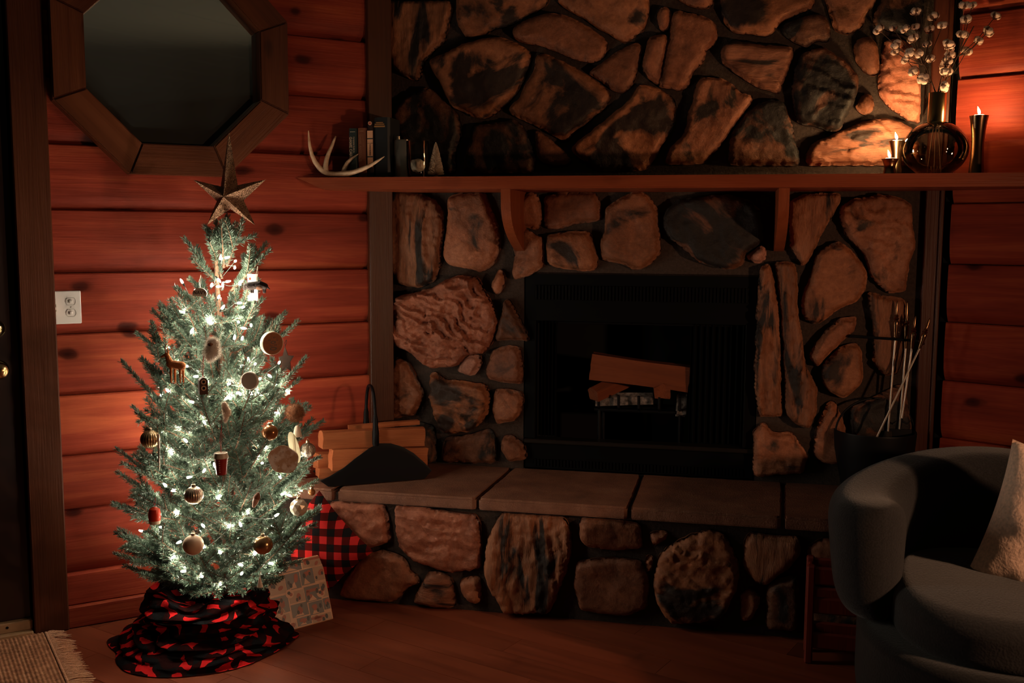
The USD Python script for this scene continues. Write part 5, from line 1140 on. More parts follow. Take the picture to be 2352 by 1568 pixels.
# traced outer branches: tip and root in the picture, carried on the tree's own upright plane
def tp(px, py, dy=0.): return at_depth(px, py, TY + dy)
SIL = [((422, 548), (500, 655), .0, 1), ((470, 522), (512, 640), .02, 1), ((561, 500), (527, 612), .0, 1), ((508, 508), (519, 615), -.02, 0), ((524, 498), (520, 600), .03, 0), ((612, 560), (545, 662), .02, 1), ((621, 574), (540, 668), -.02, 1),
       ((404, 660), (500, 745), -.02, 1), ((436, 640), (505, 720), .05, 1), ((350, 714), (470, 830), .0, 1), ((372, 712), (480, 800), -.06, 1), ((398, 745), (490, 850), -.10, 1), ((656, 718), (548, 812), .03, 1), ((685, 738), (560, 855), .0, 1), ((598, 655), (540, 740), -.05, 1),
       ((279, 830), (440, 1010), .0, 1), ((703, 822), (560, 985), .0, 1), ((712, 935), (570, 1050), .02, 1), ((742, 968), (580, 1075), .02, 1), ((688, 872), (560, 980), .05, 1), ((304, 935), (450, 1060), .02, 1), ((268, 1032), (450, 1165), -.02, 1), ((270, 1085), (440, 1200), .0, 1),
       ((262, 1160), (460, 1230), .02, 1), ((266, 1225), (460, 1275), .0, 1), ((290, 1265), (470, 1300), -.03, 1), ((735, 1050), (570, 1130), .0, 1), ((728, 1105), (560, 1180), .0, 1), ((724, 1205), (560, 1265), -.02, 1), ((706, 1240), (560, 1290), -.06, 1), ((325, 1315), (480, 1310), -.05, 1), ((690, 1290), (560, 1310), -.05, 1), ((640, 1330), (550, 1325), -.10, 1), ((380, 1345), (490, 1330), -.10, 1), ((440, 1368), (500, 1335), -.16, 1), ((500, 1372), (515, 1330), -.18, 1), ((560, 1362), (530, 1332), -.16, 1), ((610, 1350), (540, 1330), -.14, 1), ((350, 1330), (480, 1320), -.02, 1), ((520, 1345), (520, 1310), -.2, 1)]
for t_, b_, dy, sh in SIL:
    tip = keep_off_wall(tp(*t_, dy)); base = tp(*b_, dy * .3); base[0] = .75 * base[0] + .25 * TX
    L = np.linalg.norm(tip - base)
    branch(base, tip, droop=.06 if t_[1] > 700 else .02, shoots=(.25 if t_[1] < 600 else .55 if t_[1] < 900 else .85) if sh else .25, tight=.75, bare=.05 if t_[1] < 700 else .12, s0=.12, s1=.62)
# inner whorls
ga = 2.39996
NB = 64
zs = np.interp((np.arange(NB) + .5) / NB, [0, .42, .75, 1], [tz(1335), tz(1120), tz(880), tz(640)])
for i, zt in enumerate(zs):
    az = i * ga + trg.normal(0, .15); R = Rz(zt) * trg.uniform(.74, 1.04); c, s = math.cos(az), math.sin(az)
    f = (zt - zs[0]) / (zs[-1] - zs[0]); el = math.radians(np.interp(f, [0, .15, .6, 1], [2, 30, 46, 58]) + trg.normal(0, 5))
    a = axis(max(.14, zt - R * math.tan(el) * .9)); tip = np.array([TX + R * c, TY + R * s * (1.0 if s < 0 else .9), zt])
    tip = keep_off_wall(tip, .03)
    branch(a, tip, droop=.12, shoots=.72, dens=2400)
for i in range(14):                 # shoots that reach out into the room
    f = (i + .5) / 14; zt = tz(1290) * (1 - f) + tz(740) * f; az = math.radians(trg.uniform(-160, -20)); R = Rz(zt) * trg.uniform(1.02, 1.16); el = math.radians(np.interp(f, [0, 1], [22, 48]) + trg.normal(0, 6))
    tip = np.array([TX + R * math.cos(az), TY + R * math.sin(az), zt]); root = axis(max(.16, zt - R * math.tan(el) * .8))
    branch(root, tip, droop=.10, shoots=.55, dens=2400, s0=.3, s1=.85)


# ------------------------------------------------------------------ string lights
def px2(c, l): ox, oy, s = c; return [(ox + x / s, oy + y / s) for x, y in l]
BPX = px2((420, 560, 6.532), [(565,245),(625,215),(780,265),(780,345),(545,640),(600,650),(640,570),(520,520),(425,640),(840,590),(530,815),(815,890),(885,955),(580,980),(35,1025),(390,1190),(440,1200),(830,1165),(880,1260),(1025,1235),(125,1330),(770,1430),(885,1440),(855,630)]) \
  + px2((340, 740, 8.709), [(855,210),(440,500),(1150,650),(630,800),(800,880),(1000,1080),(1175,1300),(430,1400),(1600,1235),(1850,880),(1820,1400),(1640,1510)]) \
  + px2((540, 740, 8.709), [(870,825),(280,800),(395,840),(660,1050),(480,1140),(800,1260),(1010,1355),(310,1440),(440,1410)]) \
  + px2((260, 920, 7.84), [(1450,30),(1205,480),(885,590),(1640,410),(1330,745),(1060,980),(1180,980),(1655,1230),(1320,1385),(960,1535),(1840,1200)]) \
  + px2((480, 900, 7.468), [(525,20),(710,40),(375,110),(1120,360),(945,965),(850,1075),(905,1220),(1205,1430),(1570,1165)]) \
  + px2((260, 1090, 5.807), [(705,150),(835,205),(1390,330),(870,515),(400,755),(685,700),(1215,695),(1545,700),(910,885),(1210,970),(1440,1050),(825,1080),(975,1280),(1190,1360),(1435,1465)]) \
  + px2((500, 1090, 5.807), [(840,265),(925,260),(1120,210),(315,690),(410,530),(1020,670),(735,735),(930,830),(760,555),(490,1070),(270,1190),(675,1175),(330,1300)])
def on_tree(px, py, f=.93, extra=0.):
    """Where the line of sight meets the near side of the tree's envelope."""
    d = ray(px, py); best = None
    for t in np.linspace(2.7, 3.5, 400):
        p = EYE + d * t; r = math.hypot(p[0] - TX, p[1] - TY); R = Rz(p[2]) * f + extra
        if best is None or r - R < best[0]: best = (r - R, p)
        if r <= R: return p
    return best[1]
lights = Thing('string_lights', 'string of warm white mini lights wound round the Christmas tree', 'string lights', (TX, TY, 0), 0)
bp = [on_tree(x, y, .68) for x, y in BPX]
for k in range(30):                # the far side, towards the wall
    z = np.interp((k + .5) / 30, [0, .5, 1], [tz(1310), tz(1000), tz(640)]); a = .36 * math.pi + (k * ga) % (.60 * math.pi); R = Rz(z) * .86
    bp.append(keep_off_wall(np.array([TX + R * math.cos(a), TY + R * math.sin(a) * .9, z]), .05))
bp = np.array(bp)
th_ = np.arctan2(bp[:, 1] - TY, bp[:, 0] - TX) + np.pi; order = np.argsort(np.round((bp[:, 2].max() - bp[:, 2]) / .075) * 10 + th_)
wire = []
mini = lathe([(0, 0), (.0030, .0005), (.0038, .004), (.0037, .010), (.0026, .0145), (.0012, .0175), (0, .018)], 10)
sock = lathe([(0, -.010), (.0028, -.010), (.0034, -.004), (.0036, .001), (0, .001)], 8)
socks = []
for i, k in enumerate(order):
    p = bp[k]; out = unit((p - axis(p[2])) * [1, 1, .3] + np.array([0, 0, .02])); d = unit(out * .6 + trg.normal(0, .5, 3) + [0, 0, .35])
    e1 = unit(np.cross(d, [.3, .2, 1])); Rm_ = frame(e1, np.cross(d, e1), d)
    lights.part('bulb', moved(mini, p, Rm_), BULB, True)
    socks.append(moved(sock, p, Rm_))
    if i:
        q = bp[order[i - 1]]
        if np.linalg.norm(q - p) < .22:
            a0, b0 = q - dprev * .010, p - d * .010; m_ = (a0 + b0) / 2; m_ = m_ - unit((m_ - axis(m_[2])) * [1, 1, 0]) * .025 - [0, 0, .015]
            wire.append(tube(bezier(a0, m_, b0, 7), .0011, 5))
    dprev = d
for w_ in wire: lights.part('wire', w_, WIRE, True)
lights.part('socket', cat(*socks), WIRE, True, kind='stuff')

# ------------------------------------------------------------------ star on top
sc3 = tp(519, 452, -.03); star = Thing('tree_topper_star', 'glittery bronze five-point star on top of the Christmas tree', 'star', sc3, 0)
pts_px = [(526, 300), (611, 412), (586, 517), (475, 517), (444, 413)]; in_px = [(546, 425), (560, 460), (529, 480), (498, 462), (507, 428)]
O = [tp(x, y, -.03) for x, y in pts_px]; I = [tp(x, y, -.03) for x, y in in_px]; ring = [p for a in zip(O, I) for p in a]
SS = 9; V, F = [], []
for f_, dep in ((-1, .030), (1, .030)):
    c = sc3 + np.array([0, f_ * dep, 0])
    for k in range(10):
        a, b = ring[k], ring[(k + 1) % 10]; o = len(V)
        for i in range(SS + 1):
            for j in range(SS + 1 - i):
                u, v_ = i / SS, j / SS; V.append(c * (1 - u - v_) + a * u + b * v_)
        idx = {}; n_ = o
        for i in range(SS + 1):
            for j in range(SS + 1 - i): idx[i, j] = n_; n_ += 1
        for i in range(SS):
            for j in range(SS - i):
                F.append([idx[i, j], idx[i + 1, j], idx[i, j + 1]][::f_])
                if i + j < SS - 1: F.append([idx[i + 1, j], idx[i + 1, j + 1], idx[i, j + 1]][::f_])
GLIT = look('bronze_glitter', {'tc': ('texture_coordinate', {}), 'v': ('voronoi_texture', dict(scale=420)), 'n': ('noise_texture', dict(scale=30, detail=3)), 'r': ('rgb_ramp', dict(ramp=[(.3, (.26, .13, .075)), (.7, (.42, .24, .15))])), 'b': ('bump', dict(strength=1., distance=.004)),
    'wn': ('white_noise_texture', {}), 'rr': ('rgb_ramp', dict(ramp=[(0, (.7, .7, .7)), (.72, (.5, .5, .5)), (.9, (.12, .12, .12))])), 'p': ('principled_bsdf', dict(metallic=.75))},
    [('tc.object', 'v.vector'), ('tc.object', 'n.vector'), ('n.fac', 'r.fac'), ('r.color', 'p.base_color'), ('v.distance', 'b.height'), ('b.normal', 'p.normal'), ('v.color', 'wn.vector'), ('wn.value', 'rr.fac'), ('rr.color', 'p.roughness')])
star.part('star_body', trimesh.Trimesh(np.array(V), np.array(F), process=False), GLIT, False)
star.part('clip_spring', tube([sc3 + [.004 * math.cos(t), .0 + .004 * math.sin(t), -.03 - .002 * t] for t in np.linspace(0, 22, 60)], .0012, 5), BLACKIRON, True)

# ------------------------------------------------------------------ ornaments
SILVERGOLD, AMBER = plain('champagne_gloss', (.74, .60, .46), rough=.26, metal=.8), plain('amber_gloss', (.40, .16, .06), rough=.2, metal=.5)
def orn(name, label, cat_, px, py, mkparts, extra=.012, group=None, loop=None):
    p = on_tree(px, py, .97, extra); t = Thing(name, label, cat_, p, 0, group='tree ornaments' if group is None else group)
    view = unit(EYE - p); vr_ = unit(np.cross([0, 0, 1.], view)); k = np.linalg.norm(p - EYE) / FPX
    for nm, m, mat, sm in mkparts(k): t.part(nm, m, mat, sm, local=True)
    if loop:
        col, l = loop; t.part('hanging_loop', cat(tube([(0, 0, 0 + l[0]), (.003, .004, l[0] + l[1] * .5), (.001, .012, l[0] + l[1])], .0008, 5), tube([(0, 0, l[0]), (-.003, .004, l[0] + l[1] * .5), (.001, .012, l[0] + l[1])], .0008, 5)), col, True, local=True)
    return t, view, k
CAPM = plain('ornament_cap', (.62, .50, .34), rough=.3, metal=1.)
def bauble(r_px, mat, ribs=0, depth=.07, facets=False):
    def f(k):
        r = r_px * k; n, m = 64, 40
        if facets: b = trimesh.creation.icosphere(1, r); sm = False
        else:
            b = trimesh.creation.uv_sphere(r, count=[m, n]); v = b.vertices
            if ribs: a = np.arctan2(v[:, 1], v[:, 0]); v = v * (1 + depth * np.abs(np.cos(a * ribs / 2))[:, None] * (1 - (v[:, 2:] / r) ** 2) - depth * .5)
            b.vertices = v; sm = True
        cap = moved(lathe([(0, 0), (.0065, 0), (.0065, .006), (.004, .008), (0, .008)], 16), (0, 0, r * .97)); ring = moved(trimesh.creation.torus(.0035, .0007, 14, 6), (0, 0, r + .0095), np.array([[1, 0, 0], [0, 0, -1], [0, 1, 0]], float))
        return [('bauble', b, mat, sm), ('cap', cap, CAPM, 40), ('hook', ring, CAPM, True)]
    return f
orn('bauble', 'ribbed champagne bauble at the left edge of the tree', 'ornament', 345, 1008, bauble(20, plain('bronze_gloss', (.50, .32, .17), rough=.25, metal=.8), 22))
orn('bauble', 'ribbed silver bauble half hidden behind a twig low in the middle of the tree', 'ornament', 445, 1137, bauble(20, SILVERGOLD, 24))
orn('bauble', 'glittery ribbed silver bauble at the right edge of the tree in front of the firewood', 'ornament', 707, 1033, bauble(17, plain('silver_glitter', (.6, .5, .42), rough=.25, metal=1., bump=.9, bscale=300), 8, .09), .0)
orn('bauble', 'amber glass bauble right of the middle of the tree', 'ornament', 620, 993, bauble(18, AMBER))
orn('bauble', 'plain matt beige bauble near the foot of the tree on the left', 'ornament', 444, 1251, bauble(22, plain('matt_champagne', (.72, .50, .34), rough=.55, metal=.1)), .02)
orn('bauble', 'smooth shiny gold bauble near the foot of the tree on the right', 'ornament', 604, 1251, bauble(21, plain('gold_gloss', (.56, .33, .16), rough=.22, metal=.85)), .02)
orn('bauble', 'pale faceted bauble in front of the plaid pillow', 'ornament', 686, 1165, bauble(20, plain('pale_pearl', (.78, .64, .48), rough=.3, metal=.3), facets=True), .01)
orn('bauble', 'small dark brown bauble by the left end of the hearth slab', 'ornament', 716, 1130, bauble(8, AMBER), .0)
def disc(r_px, th_px, mat, rim=None, yaw=0., face=None):
    def f(k):
        r, th = r_px * k, th_px * k; prof = [(0, -th / 2), (r * .9, -th / 2), (r, -th * .3), (r, th * .3), (r * .9, th / 2), (0, th / 2)]
        c, s = math.cos(yaw), math.sin(yaw); R_ = np.array([[c, -s, 0], [s, c, 0], [0, 0, 1.]]) @ Ry
        return [('disc', moved(lathe(prof, 40), (0, 0, 0), R_), mat, 40)] + (face(k, r, th, R_) if face else [])
    return f
orn('disc_ornament', 'plain round frosted white disc high on the right of the tree', 'ornament', 574, 874, disc(20.5, 9, plain('frosted_white', (.80, .70, .60), rough=.5), yaw=-.2), .02)
def sand_dollar(k):
    r = 32 * k; a = np.linspace(0, 2 * np.pi, 60, endpoint=False); rr2 = r * (1 + .04 * np.sin(5 * a) + .05 * np.cos(2 * a + .8)); g = Polygon(np.c_[rr2 * np.cos(a), rr2 * np.sin(a)])
    m = front_extrude(g, .008, -.004)
    slots = cat(*[moved(cbox((-.0008, -.0046, -.003), (.0008, -.0036, .003), .0003), (r * .55 * math.cos(t), 0, r * .55 * math.sin(t)), np.array([[math.cos(t - math.pi / 2), 0, -math.sin(t - math.pi / 2)], [0, 1, 0], [math.sin(t - math.pi / 2), 0, math.cos(t - math.pi / 2)]])) for t in np.arange(5) * 2 * np.pi / 5 + .3])
    return [('shell', m, look('sand_dollar_shell', {'tc': ('texture_coordinate', {}), 'n': ('noise_texture', dict(scale=45, detail=4)), 'r': ('rgb_ramp', dict(ramp=[(.42, (.78, .62, .50)), (.56, (.58, .33, .19))])), 'p': ('principled_bsdf', dict(roughness=.6))}, [('tc.object', 'n.vector'), ('n.fac', 'r.fac'), ('r.color', 'p.base_color')]), 25), ('slot', slots, plain('slot_dark', (.3, .16, .1)), False)]
orn('sand_dollar', 'large pale sand dollar low on the right side of the tree', 'ornament', 651, 1055, sand_dollar, .02)
def wood_slice(k):
    r = 26 * k; c, s = math.cos(.75), math.sin(.75); R_ = np.array([[c, -s, 0], [s, c, 0], [0, 0, 1.]]) @ Ry
    th = 12 * k; sl = lathe([(0, -th / 2), (r, -th / 2), (r * 1.02, 0), (r, th / 2), (0, th / 2)], 36); fc = lathe([(0, 0), (r * .93, 0), (r * .93, .0006), (0, .0006)], 36)
    marks = []
    for x, y, a in ((0, .1, .26), (-.2, -.2, .12), (.22, -.15, .14), (0, -.45, .34), (.1, .5, .12), (-.35, .3, .13), (.4, .25, .09)):
        g = affinity.scale(Point(x * r, y * r).buffer(a * r, 8), 1, .45); g = g.difference(affinity.scale(g, .6, .5)); e = extrude(g, .0004, .0007); marks.append(e)
    mk = cat(*marks); off = R_ @ np.array([0, 0, th / 2])
    return [('slice', moved(sl, (0, 0, 0), R_), plain('slice_edge', (.82, .66, .52), rough=.7), 40), ('face', moved(fc, off, R_), plain('slice_face', (.34, .12, .045), rough=.7, var=.2, bscale=80), 40), ('burnt_mark', moved(mk, off, R_), plain('burnt_mark', (.05, .022, .012)), False)]
orn('wood_slice_ornament', 'round wood slice ornament with burnt dark drawing and pale edge', 'ornament', 624, 788, wood_slice, .03, loop=(plain('twine', (.45, .3, .2)), (.04, .03)))
def star_orn(k):
    pxs = [(655, 795), (662, 816), (675, 817), (666, 831), (668, 852), (657, 843), (645, 856), (648, 832), (640, 820), (650, 817)]
    g = Polygon([((x - 656) * k, (826 - y) * k) for x, y in pxs]); c_ = np.array([0, -.006, 0]); return [('star', cat(front_extrude(g, .004, -.002)), plain('rusty_metal', (.030, .013, .007), rough=.5, metal=.4, var=.4, bscale=60), 20)]
orn('rusty_star_ornament', 'dark rusty metal star hanging at the right edge of the tree', 'ornament', 656, 826, star_orn, -.01, loop=(BLACKIRON, (.045, .02)))
def dog(k):
    u = k; B = lambda x, y, z=0: np.array([x * u, z * u, -y * u])
    ch = [((B(-17, 2), 9 * u), (B(8, -1), 8.5 * u)), ((B(8, -1), 8.5 * u), (B(18, 2), 7 * u)), ((B(-17, 2), 8 * u), (B(-24, 2), 6.5 * u)), ((B(-24, 2), 6 * u), (B(-28, 8), 3.5 * u)), ((B(19, 0), 2.5 * u), (B(28, 8), 1 * u)), ((B(-22, -4, 3), 2.4 * u), (B(-19, 7, 5), 2.6 * u))]
    for x in (-13, -9, 15, 18): ch.append(((B(x, 8), 2.6 * u), (B(x, 16), 1.8 * u)))
    m = blob(ch, .003, 4); patch = blob([((B(4, 2.4), 8.4 * u), (B(8, 2.4), 8.4 * u))], .003, 2)
    return [('body', m, plain('dark_felt', (.016, .006, .004), rough=.9, bump=.6, bscale=150), True), ('tan_belly', patch, plain('tan_felt', (.09, .03, .01), rough=.9), True)]
orn('dog_ornament', 'dark brown long-bodied dog ornament near the top right of the tree', 'ornament', 590, 655, dog, .02, loop=(plain('white_thread', (.7, .6, .5)), (.012, .05)))
def card(k):
    m = cbox((-11 * k, -.001, -30 * k), (12 * k, .001, 30 * k), .0008); return [('card', m, plain('white_card', (.82, .76, .68), rough=.6), 25), ('red_mark', cbox((-7 * k, -.0016, 17 * k), (-3 * k, -.0008, 22 * k), .0002), plain('red_print', (.55, .06, .03)), False), ('red_mark', cbox((-11 * k, -.0016, -18 * k), (-8 * k, -.0008, -6 * k), .0002), plain('red_print', (.55, .06, .03)), False)]
orn('gift_tag', 'white card tag with red marks behind the dog ornament', 'tag', 580, 660, card, -.015)
def navy(k):
    a = np.linspace(0, np.pi, 16); g = Polygon([(16 * k * math.cos(t), 14 * k * math.sin(t) - 6 * k) for t in a] + [(-15 * k, -10 * k), (14 * k, -11 * k)]); m = front_extrude(g, .005, -.0025)
    tx = meshkit.text_mesh('NAVY', 7.2 * k, .0004, True); v = tx.vertices.copy(); w = v[:, 0].max(); tx.vertices = np.stack([v[:, 0] - w / 2, -.0026 - v[:, 2], v[:, 1] - 6 * k], 1)
    return [('plaque', m, plain('plaque_white', (.80, .70, .56), rough=.4), 25), ('lettering', tx, plain('plaque_ink', (.09, .03, .02)), False)]
orn('navy_ornament', 'white half-round ornament with the word NAVY at the upper left of the tree', 'ornament', 459, 669, navy, .012, loop=(plain('white_thread', (.7, .6, .5)), (.012, .04)))
def fluff(chain, n, ln, seed, mat):
    m = blob(chain, .003, 3); r = np.random.default_rng(seed); p, fi = trimesh.sample.sample_surface(m, n, seed=seed); nn = m.face_normals[fi]; d = nn + r.normal(0, .45, (n, 3)); d /= np.linalg.norm(d, axis=1, keepdims=True); w = np.cross(d, r.normal(size=(n, 3))); w /= np.linalg.norm(w, axis=1, keepdims=True); w *= .0004; L = ln * (.6 + .6 * r.random((n, 1)))
    V = np.stack([p - w, p + w, p + d * L], 1).reshape(-1, 3); k = np.arange(n) * 3
    return m, trimesh.Trimesh(V, np.c_[k, k + 1, k + 2], process=False)
WHITEFUR = plain('white_fur', (.80, .72, .64), rough=1.)
def owl(k):
    u = k; B = lambda x, y, z=0: np.array([x * u, z * u, -y * u])
    m, f = fluff([((B(2, -12), 12 * u), (B(0, 8), 17 * u)), ((B(0, 8), 16 * u), (B(-6, 22), 8 * u))], 2600, .011, 3, WHITEFUR)
    return [('body', m, WHITEFUR, True), ('fur', f, WHITEFUR, False), ('face', ball(4.5 * u, B(0, -10, -12), 2, (1.3, .6, 1)), plain('fur_brown', (.28, .10, .04), rough=1), True), ('nose', ball(2.2 * u, B(-1, -9, -15), 2), plain('nose_dark', (.03, .012, .008)), True)]
orn('fluffy_owl_ornament', 'fluffy white owl ornament with a brown face in the upper middle of the tree', 'ornament', 487, 800, owl, .015)
def deer(k):
    u = k; B = lambda x, y, z=0: np.array([x * u, z * u, -y * u])
    ch = [((B(-10, -2), 9 * u), (B(14, 2), 10 * u)), ((B(-10, -4), 7.5 * u), (B(-17, -22), 4.6 * u)), ((B(-17, -23), 4.8 * u), (B(-29, -18), 2.3 * u)), ((B(-14, -27), 1.8 * u), (B(-16, -40), .9 * u))]
    for x, z in ((-8, -4), (-2, 4), (12, -4), (16, 4)): ch.append(((B(x, 4, z), 3.4 * u), (B(x, 38, z), 1.6 * u)))
    ant_ = cat(tube([B(-15, -27, 2), B(-8, -36, 3), B(-2, -44, 4)], 1. * u, 6), tube([B(-10, -34, 3), B(-2, -33, 3)], .8 * u, 5), tube([B(-18, -27, -2), B(-20, -38, -3), B(-16, -48, -3)], 1. * u, 6))
    return [('body', blob(ch, .0028, 4), plain('fawn_felt', (.50, .17, .05), rough=.95, bump=.6, bscale=200, var=.2), True), ('antlers', ant_, plain('antler_brown', (.30, .11, .045)), True)]
orn('deer_ornament', 'orange-brown standing deer ornament at the left of the tree', 'ornament', 402, 838, deer, .01)
def house(k):
    u = k; a = np.linspace(0, np.pi, 12); g = Polygon([(9 * u, -20 * u)] + [(9 * u * math.cos(t), 9 * u * math.sin(t) + 8 * u) for t in a] + [(-9 * u, -20 * u)]); m = front_extrude(g, 16 * u, -8 * u)
    R_ = np.array([[math.cos(.5), -math.sin(.5), 0], [math.sin(.5), math.cos(.5), 0], [0, 0, 1.]])
    ring = [moved(lathe([(3.2 * u, 0), (5.6 * u, 0), (5.6 * u, .0012), (3.2 * u, .0012), (3.2 * u, 0)], 24), (0, -8 * u, y * u), Ry) for y in (8, -6)]; hole = [moved(lathe([(0, 0), (3.2 * u, 0), (3.2 * u, .0006), (0, .0006)], 20), (0, -8 * u, y * u), Ry) for y in (8, -6)]
    return [('body', moved(m, (0, 0, 0), R_), plain('house_brown', (.07, .025, .013), rough=.7), 30), ('ring', moved(cat(*ring), (0, 0, 0), R_), plain('house_cream', (.66, .42, .26)), 40), ('hole', moved(cat(*hole), (0, 0, 0), R_), BLACKIRON, False)]
RIBBON = plain('red_ribbon', (.42, .02, .015), rough=.5)
orn('birdhouse_ornament', 'small brown birdhouse ornament with cream ringed holes on a red ribbon', 'ornament', 466, 884, house, .02, loop=(RIBBON, (.025, .065)))
def bird(k):
    u = k; B = lambda x, y, z=0: np.array([x * u, z * u, -y * u]); m, f = fluff([((B(-5, -14), 6 * u), (B(0, 4), 9 * u)), ((B(0, 4), 8 * u), (B(-4, 24), 3 * u))], 900, .006, 5, WHITEFUR)
    return [('body', m, plain('bird_cream', (.76, .60, .48), rough=1), True), ('down', f, plain('bird_cream', (.76, .60, .48)), False)]
orn('white_bird_ornament', 'small fluffy cream bird ornament in the middle of the tree above the red cup', 'ornament', 521, 943, bird, .015)
def cup(k):
    u = k; CUPR = plain('cup_red', (.34, .022, .018), rough=.4); LID = plain('cup_lid', (.70, .58, .46), rough=.4)
    dots = cat(*[cbox((-1.2 * u, -12.6 * u + (abs(z) * .0), (z - 1) * u), (1.2 * u, -11.0 * u + .0, (z + 1) * u), .0002) for z in (8, 3, -2, -7, -12, -17)])
    dots = cat(*[cbox((-1.2 * u, -(11.0 + .10 * (z + 22)) * u - .0008, (z - 1) * u), (1.2 * u, -(10.4 + .10 * (z + 22)) * u, (z + 1) * u), .0002) for z in (8, 3, -2, -7, -12, -17)])
    return [('cup', lathe([(0, -24 * u), (11 * u, -24 * u), (14.6 * u, 13 * u), (0, 13 * u)], 36), CUPR, 40), ('lid', lathe([(0, 12.5 * u), (16.2 * u, 12.5 * u), (16.2 * u, 16 * u), (15 * u, 18 * u), (14.2 * u, 24 * u), (12.5 * u, 24 * u), (12 * u, 22.5 * u), (0, 22.5 * u)], 36), LID, 40), ('white_dot', dots, LID, False)]
orn('red_cup_ornament', 'little red paper coffee cup ornament with white lid and a column of pale dots', 'ornament', 508, 1064, cup, .03, loop=(RIBBON, (.034, .085)))
def pompom(k):
    m, f = fluff([((np.zeros(3), 20 * k), (np.array([.001, 0, 0]), 20 * k))], 2400, .007, 8, None); B_ = plain('brown_wool', (.20, .075, .03), rough=1., var=.3, bscale=120); return [('ball', m, B_, True), ('fuzz', f, B_, False)]
orn('pompom_ornament', 'fuzzy brown ball ornament at the right edge of the tree', 'ornament', 677, 948, pompom, -.005)
def bell(k):
    u = k; return [('bell', lathe([(0, 13 * u), (3 * u, 13 * u), (6 * u, 9 * u), (8 * u, 0), (10 * u, -9 * u), (11 * u, -12 * u), (9.5 * u, -12 * u), (0, -8 * u)], 28), plain('bell_white', (.80, .66, .52), rough=.35), 50)]
orn('bell_ornament', 'small white bell ornament above the long cream ornament on the right', 'ornament', 683, 990, bell, .0)
def surf(k):
    u = k; g = affinity.scale(Point(0, 0).buffer(1, 24), 11 * u, 36 * u); g = affinity.rotate(g, 14); return [('board', front_extrude(g, .004, -.002), plain('cream_board', (.84, .80, .56), rough=.45), 25), ('stripe', front_extrude(affinity.scale(g, .18, .9), .0005, -.0027), plain('board_stripe', (.62, .55, .36)), False)]
orn('surfboard_ornament', 'long cream oval board ornament on the right side of the tree', 'ornament', 676, 1027, surf, -.01)
def lantern(k):
    u = k; GL = plain('red_glaze', (.62, .045, .015), rough=.25); return [('body', lathe([(0, -14 * u), (12 * u, -14 * u), (13.5 * u, -4 * u), (12.5 * u, 4 * u), (11 * u, 11 * u), (5 * u, 15 * u), (0, 16 * u)], 28), GL, 40), ('base', lathe([(0, -21 * u), (11 * u, -21 * u), (12.5 * u, -13.8 * u), (0, -13.8 * u)], 28), plain('lantern_cream', (.80, .62, .46)), 40)]
orn('red_lantern_ornament', 'small glossy red and cream lantern ornament low on the left of the tree', 'ornament', 355, 1180, lantern, .01, loop=(RIBBON, (.025, .025)))
def acorn(k):
    u = k; R_ = np.array([[math.cos(.35), 0, math.sin(.35)], [0, 1, 0], [-math.sin(.35), 0, math.cos(.35)]])
    return [('body', moved(lathe([(0, -22 * u), (3 * u, -20 * u), (6.5 * u, -9 * u), (7 * u, 0), (5 * u, 5 * u), (0, 6 * u)], 20), (0, 0, 0), R_), plain('pink_cream', (.60, .38, .28), rough=.5), 50), ('cap', moved(lathe([(0, 16 * u), (3 * u, 14 * u), (7.6 * u, 6 * u), (7.8 * u, 1 * u), (0, 1 * u)], 20), (0, 0, 0), R_), plain('acorn_brown', (.22, .08, .04), rough=.6), 50)]
orn('acorn_ornament', 'small brown and pink acorn ornament low in the middle right of the tree', 'ornament', 589, 1145, acorn, .01)
def icicle(k): u = k; return [('icicle', lathe([(0, -42 * u), (1.2 * u, -38 * u), (2.6 * u, 10 * u), (2.6 * u, 36 * u), (0, 40 * u)], 14), plain('icicle_white', (.72, .62, .54), rough=.3), 50)]
orn('icicle_ornament', 'thin white icicle ornament beside the ribbed bauble at the left of the tree', 'ornament', 365, 1036, icicle, .0)
def small_bell(k): u = k; return [('bell', lathe([(0, 10 * u), (2 * u, 9 * u), (4 * u, 0), (6.5 * u, -11 * u), (5.5 * u, -11.5 * u), (0, -8 * u)], 20), plain('bell_white', (.80, .66, .52)), 50)]
orn('bell_ornament', 'tiny pale bell ornament under the lowest branches beside the wrapped gift', 'ornament', 597, 1336, small_bell, .06, loop=(plain('white_thread', (.7, .6, .5)), (.012, .02)))

# ------------------------------------------------------------------ plaid blanket round the foot of the tree
na, nh_, ni = 200, 46, 7
BX, BY = TX - .075, TY - .0
foot_px = [(245, 1470), (268, 1500), (290, 1545), (340, 1556), (450, 1553), (540, 1538), (610, 1510), (660, 1482), (690, 1457), (660, 1440)]
fp = np.array([on_floor(*q)[:2] for q in foot_px]) - [BX, BY]; fa = np.arctan2(fp[:, 1], fp[:, 0]); fr_ = np.hypot(fp[:, 0], fp[:, 1])
back_a = np.array([.25, .6, 1.0, 1.6, 2.2, 2.75]); back_r = np.array([.30, .25, .22, .21, .22, .26])
alla = np.r_[fa, back_a]; allr = np.r_[fr_, back_r]; o_ = np.argsort(alla); alla, allr = alla[o_], allr[o_]
ang = np.linspace(-1.5 * np.pi, .5 * np.pi, na); footr = np.interp(ang, np.r_[alla - 2 * np.pi, alla, alla + 2 * np.pi], np.tile(allr, 3)); footr = gaussian_filter1d(footr, 1.2, mode='nearest'); footr[-1] = footr[0]
ztop = tz(1350); N_ = nh_ + ni; V = np.zeros((N_, na, 3)); UV = np.zeros((N_, na, 2)); arc = np.zeros(na)
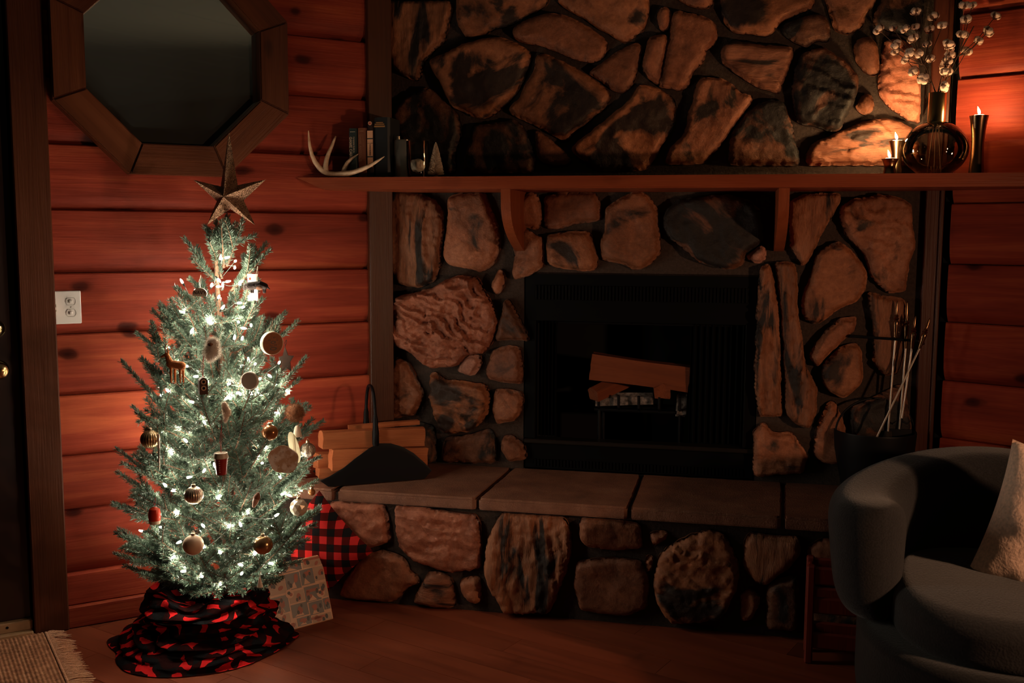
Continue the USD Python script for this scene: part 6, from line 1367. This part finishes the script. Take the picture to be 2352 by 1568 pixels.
for j in range(N_):
    s = max(0, (j - ni) / (nh_ - 1)); inn = max(0, (ni - j) / ni)
    base_r = (.185 * (1 - s) + .225 * s) * (1 - inn) + .04 * inn
    flare = np.clip((s - .50) / .50, 0, 1) ** 1.8
    r = base_r * (1 - flare) + footr * flare
    q = np.stack([np.cos(ang) * 1.6, np.sin(ang) * 1.6, np.full(na, s * 4.2 - inn)], 1)
    fold = (meshkit.fbm(q * 1.5, 3, 4) - .5) * .08 + .012 * np.sin(s * 20 + 8 * meshkit.noise(q * .9, 8))
    ridge = np.abs(((s * 4.6 + 2.0 * meshkit.noise(q * .8, 6)) % 1) - .5) * 2
    r = r + (fold + .034 * (1 - ridge ** 2) - .014) * (math.sin(math.pi * min(1, .10 + s * .9)) ** .5 if inn == 0 else .3 * (1 - inn))
    z = ztop * (1 - s) - .05 * inn ** 1.5
    V[j] = np.stack([r * np.cos(ang), r * np.sin(ang), np.full(na, z)], 1)
    V[j, :, 2] = np.maximum(.004, V[j, :, 2] + (meshkit.noise(q * 1.4 + 9, 3) - .5) * .05 * (1 - s) + .03 * np.maximum(0, np.sin(ang * 9 + s * 3)) * flare * (1 - s))
    if j: arc = arc + np.linalg.norm(V[j] - V[j - 1], axis=1)
    w1, w2 = meshkit.fbm(q * 1.5 + 3, 2, 1) - .5, meshkit.fbm(q * 1.4 + 7, 2, 2) - .5
    UV[j] = np.stack([ang * .22 + .17 * w1 + .3 * arc, .9 * arc - .10 * ang + .17 * w2], 1)
Vw = V + [BX, BY, 0]
g = -((Vw - PL) @ NL); Vw = Vw - np.maximum(0, .035 - g)[..., None] * NL
idx = np.arange(N_ * na).reshape(N_, na); q = np.stack([idx[:-1, :-1], idx[1:, :-1], idx[1:, 1:], idx[:-1, 1:]], -1).reshape(-1, 4)
# the seam is behind the tree, towards the wall
blanket = Thing('plaid_blanket', 'red and black checked fleece blanket bunched round the foot of the Christmas tree', 'blanket', (BX, BY, 0), 0)
blanket.part('cloth', trimesh.Trimesh(Vw.reshape(-1, 3), np.vstack([q[:, [0, 1, 2]], q[:, [0, 2, 3]]]), process=False), plaid('blanket_check', .044, (.58, .016, .018), (.018, .004, .004), (.007, .007, .008), thr=.54), True, uv=UV.reshape(-1, 2))
stand = Thing('tree_bucket', 'dark bucket stand hidden inside the plaid blanket holding the tree trunk', 'tree stand', (TX, TY, 0), 0)
stand.part('bucket', lathe([(0, 0), (.06, 0), (.07, .12), (.065, .122), (.055, .01), (0, .012)], 28), BLACKIRON, 40, local=True)
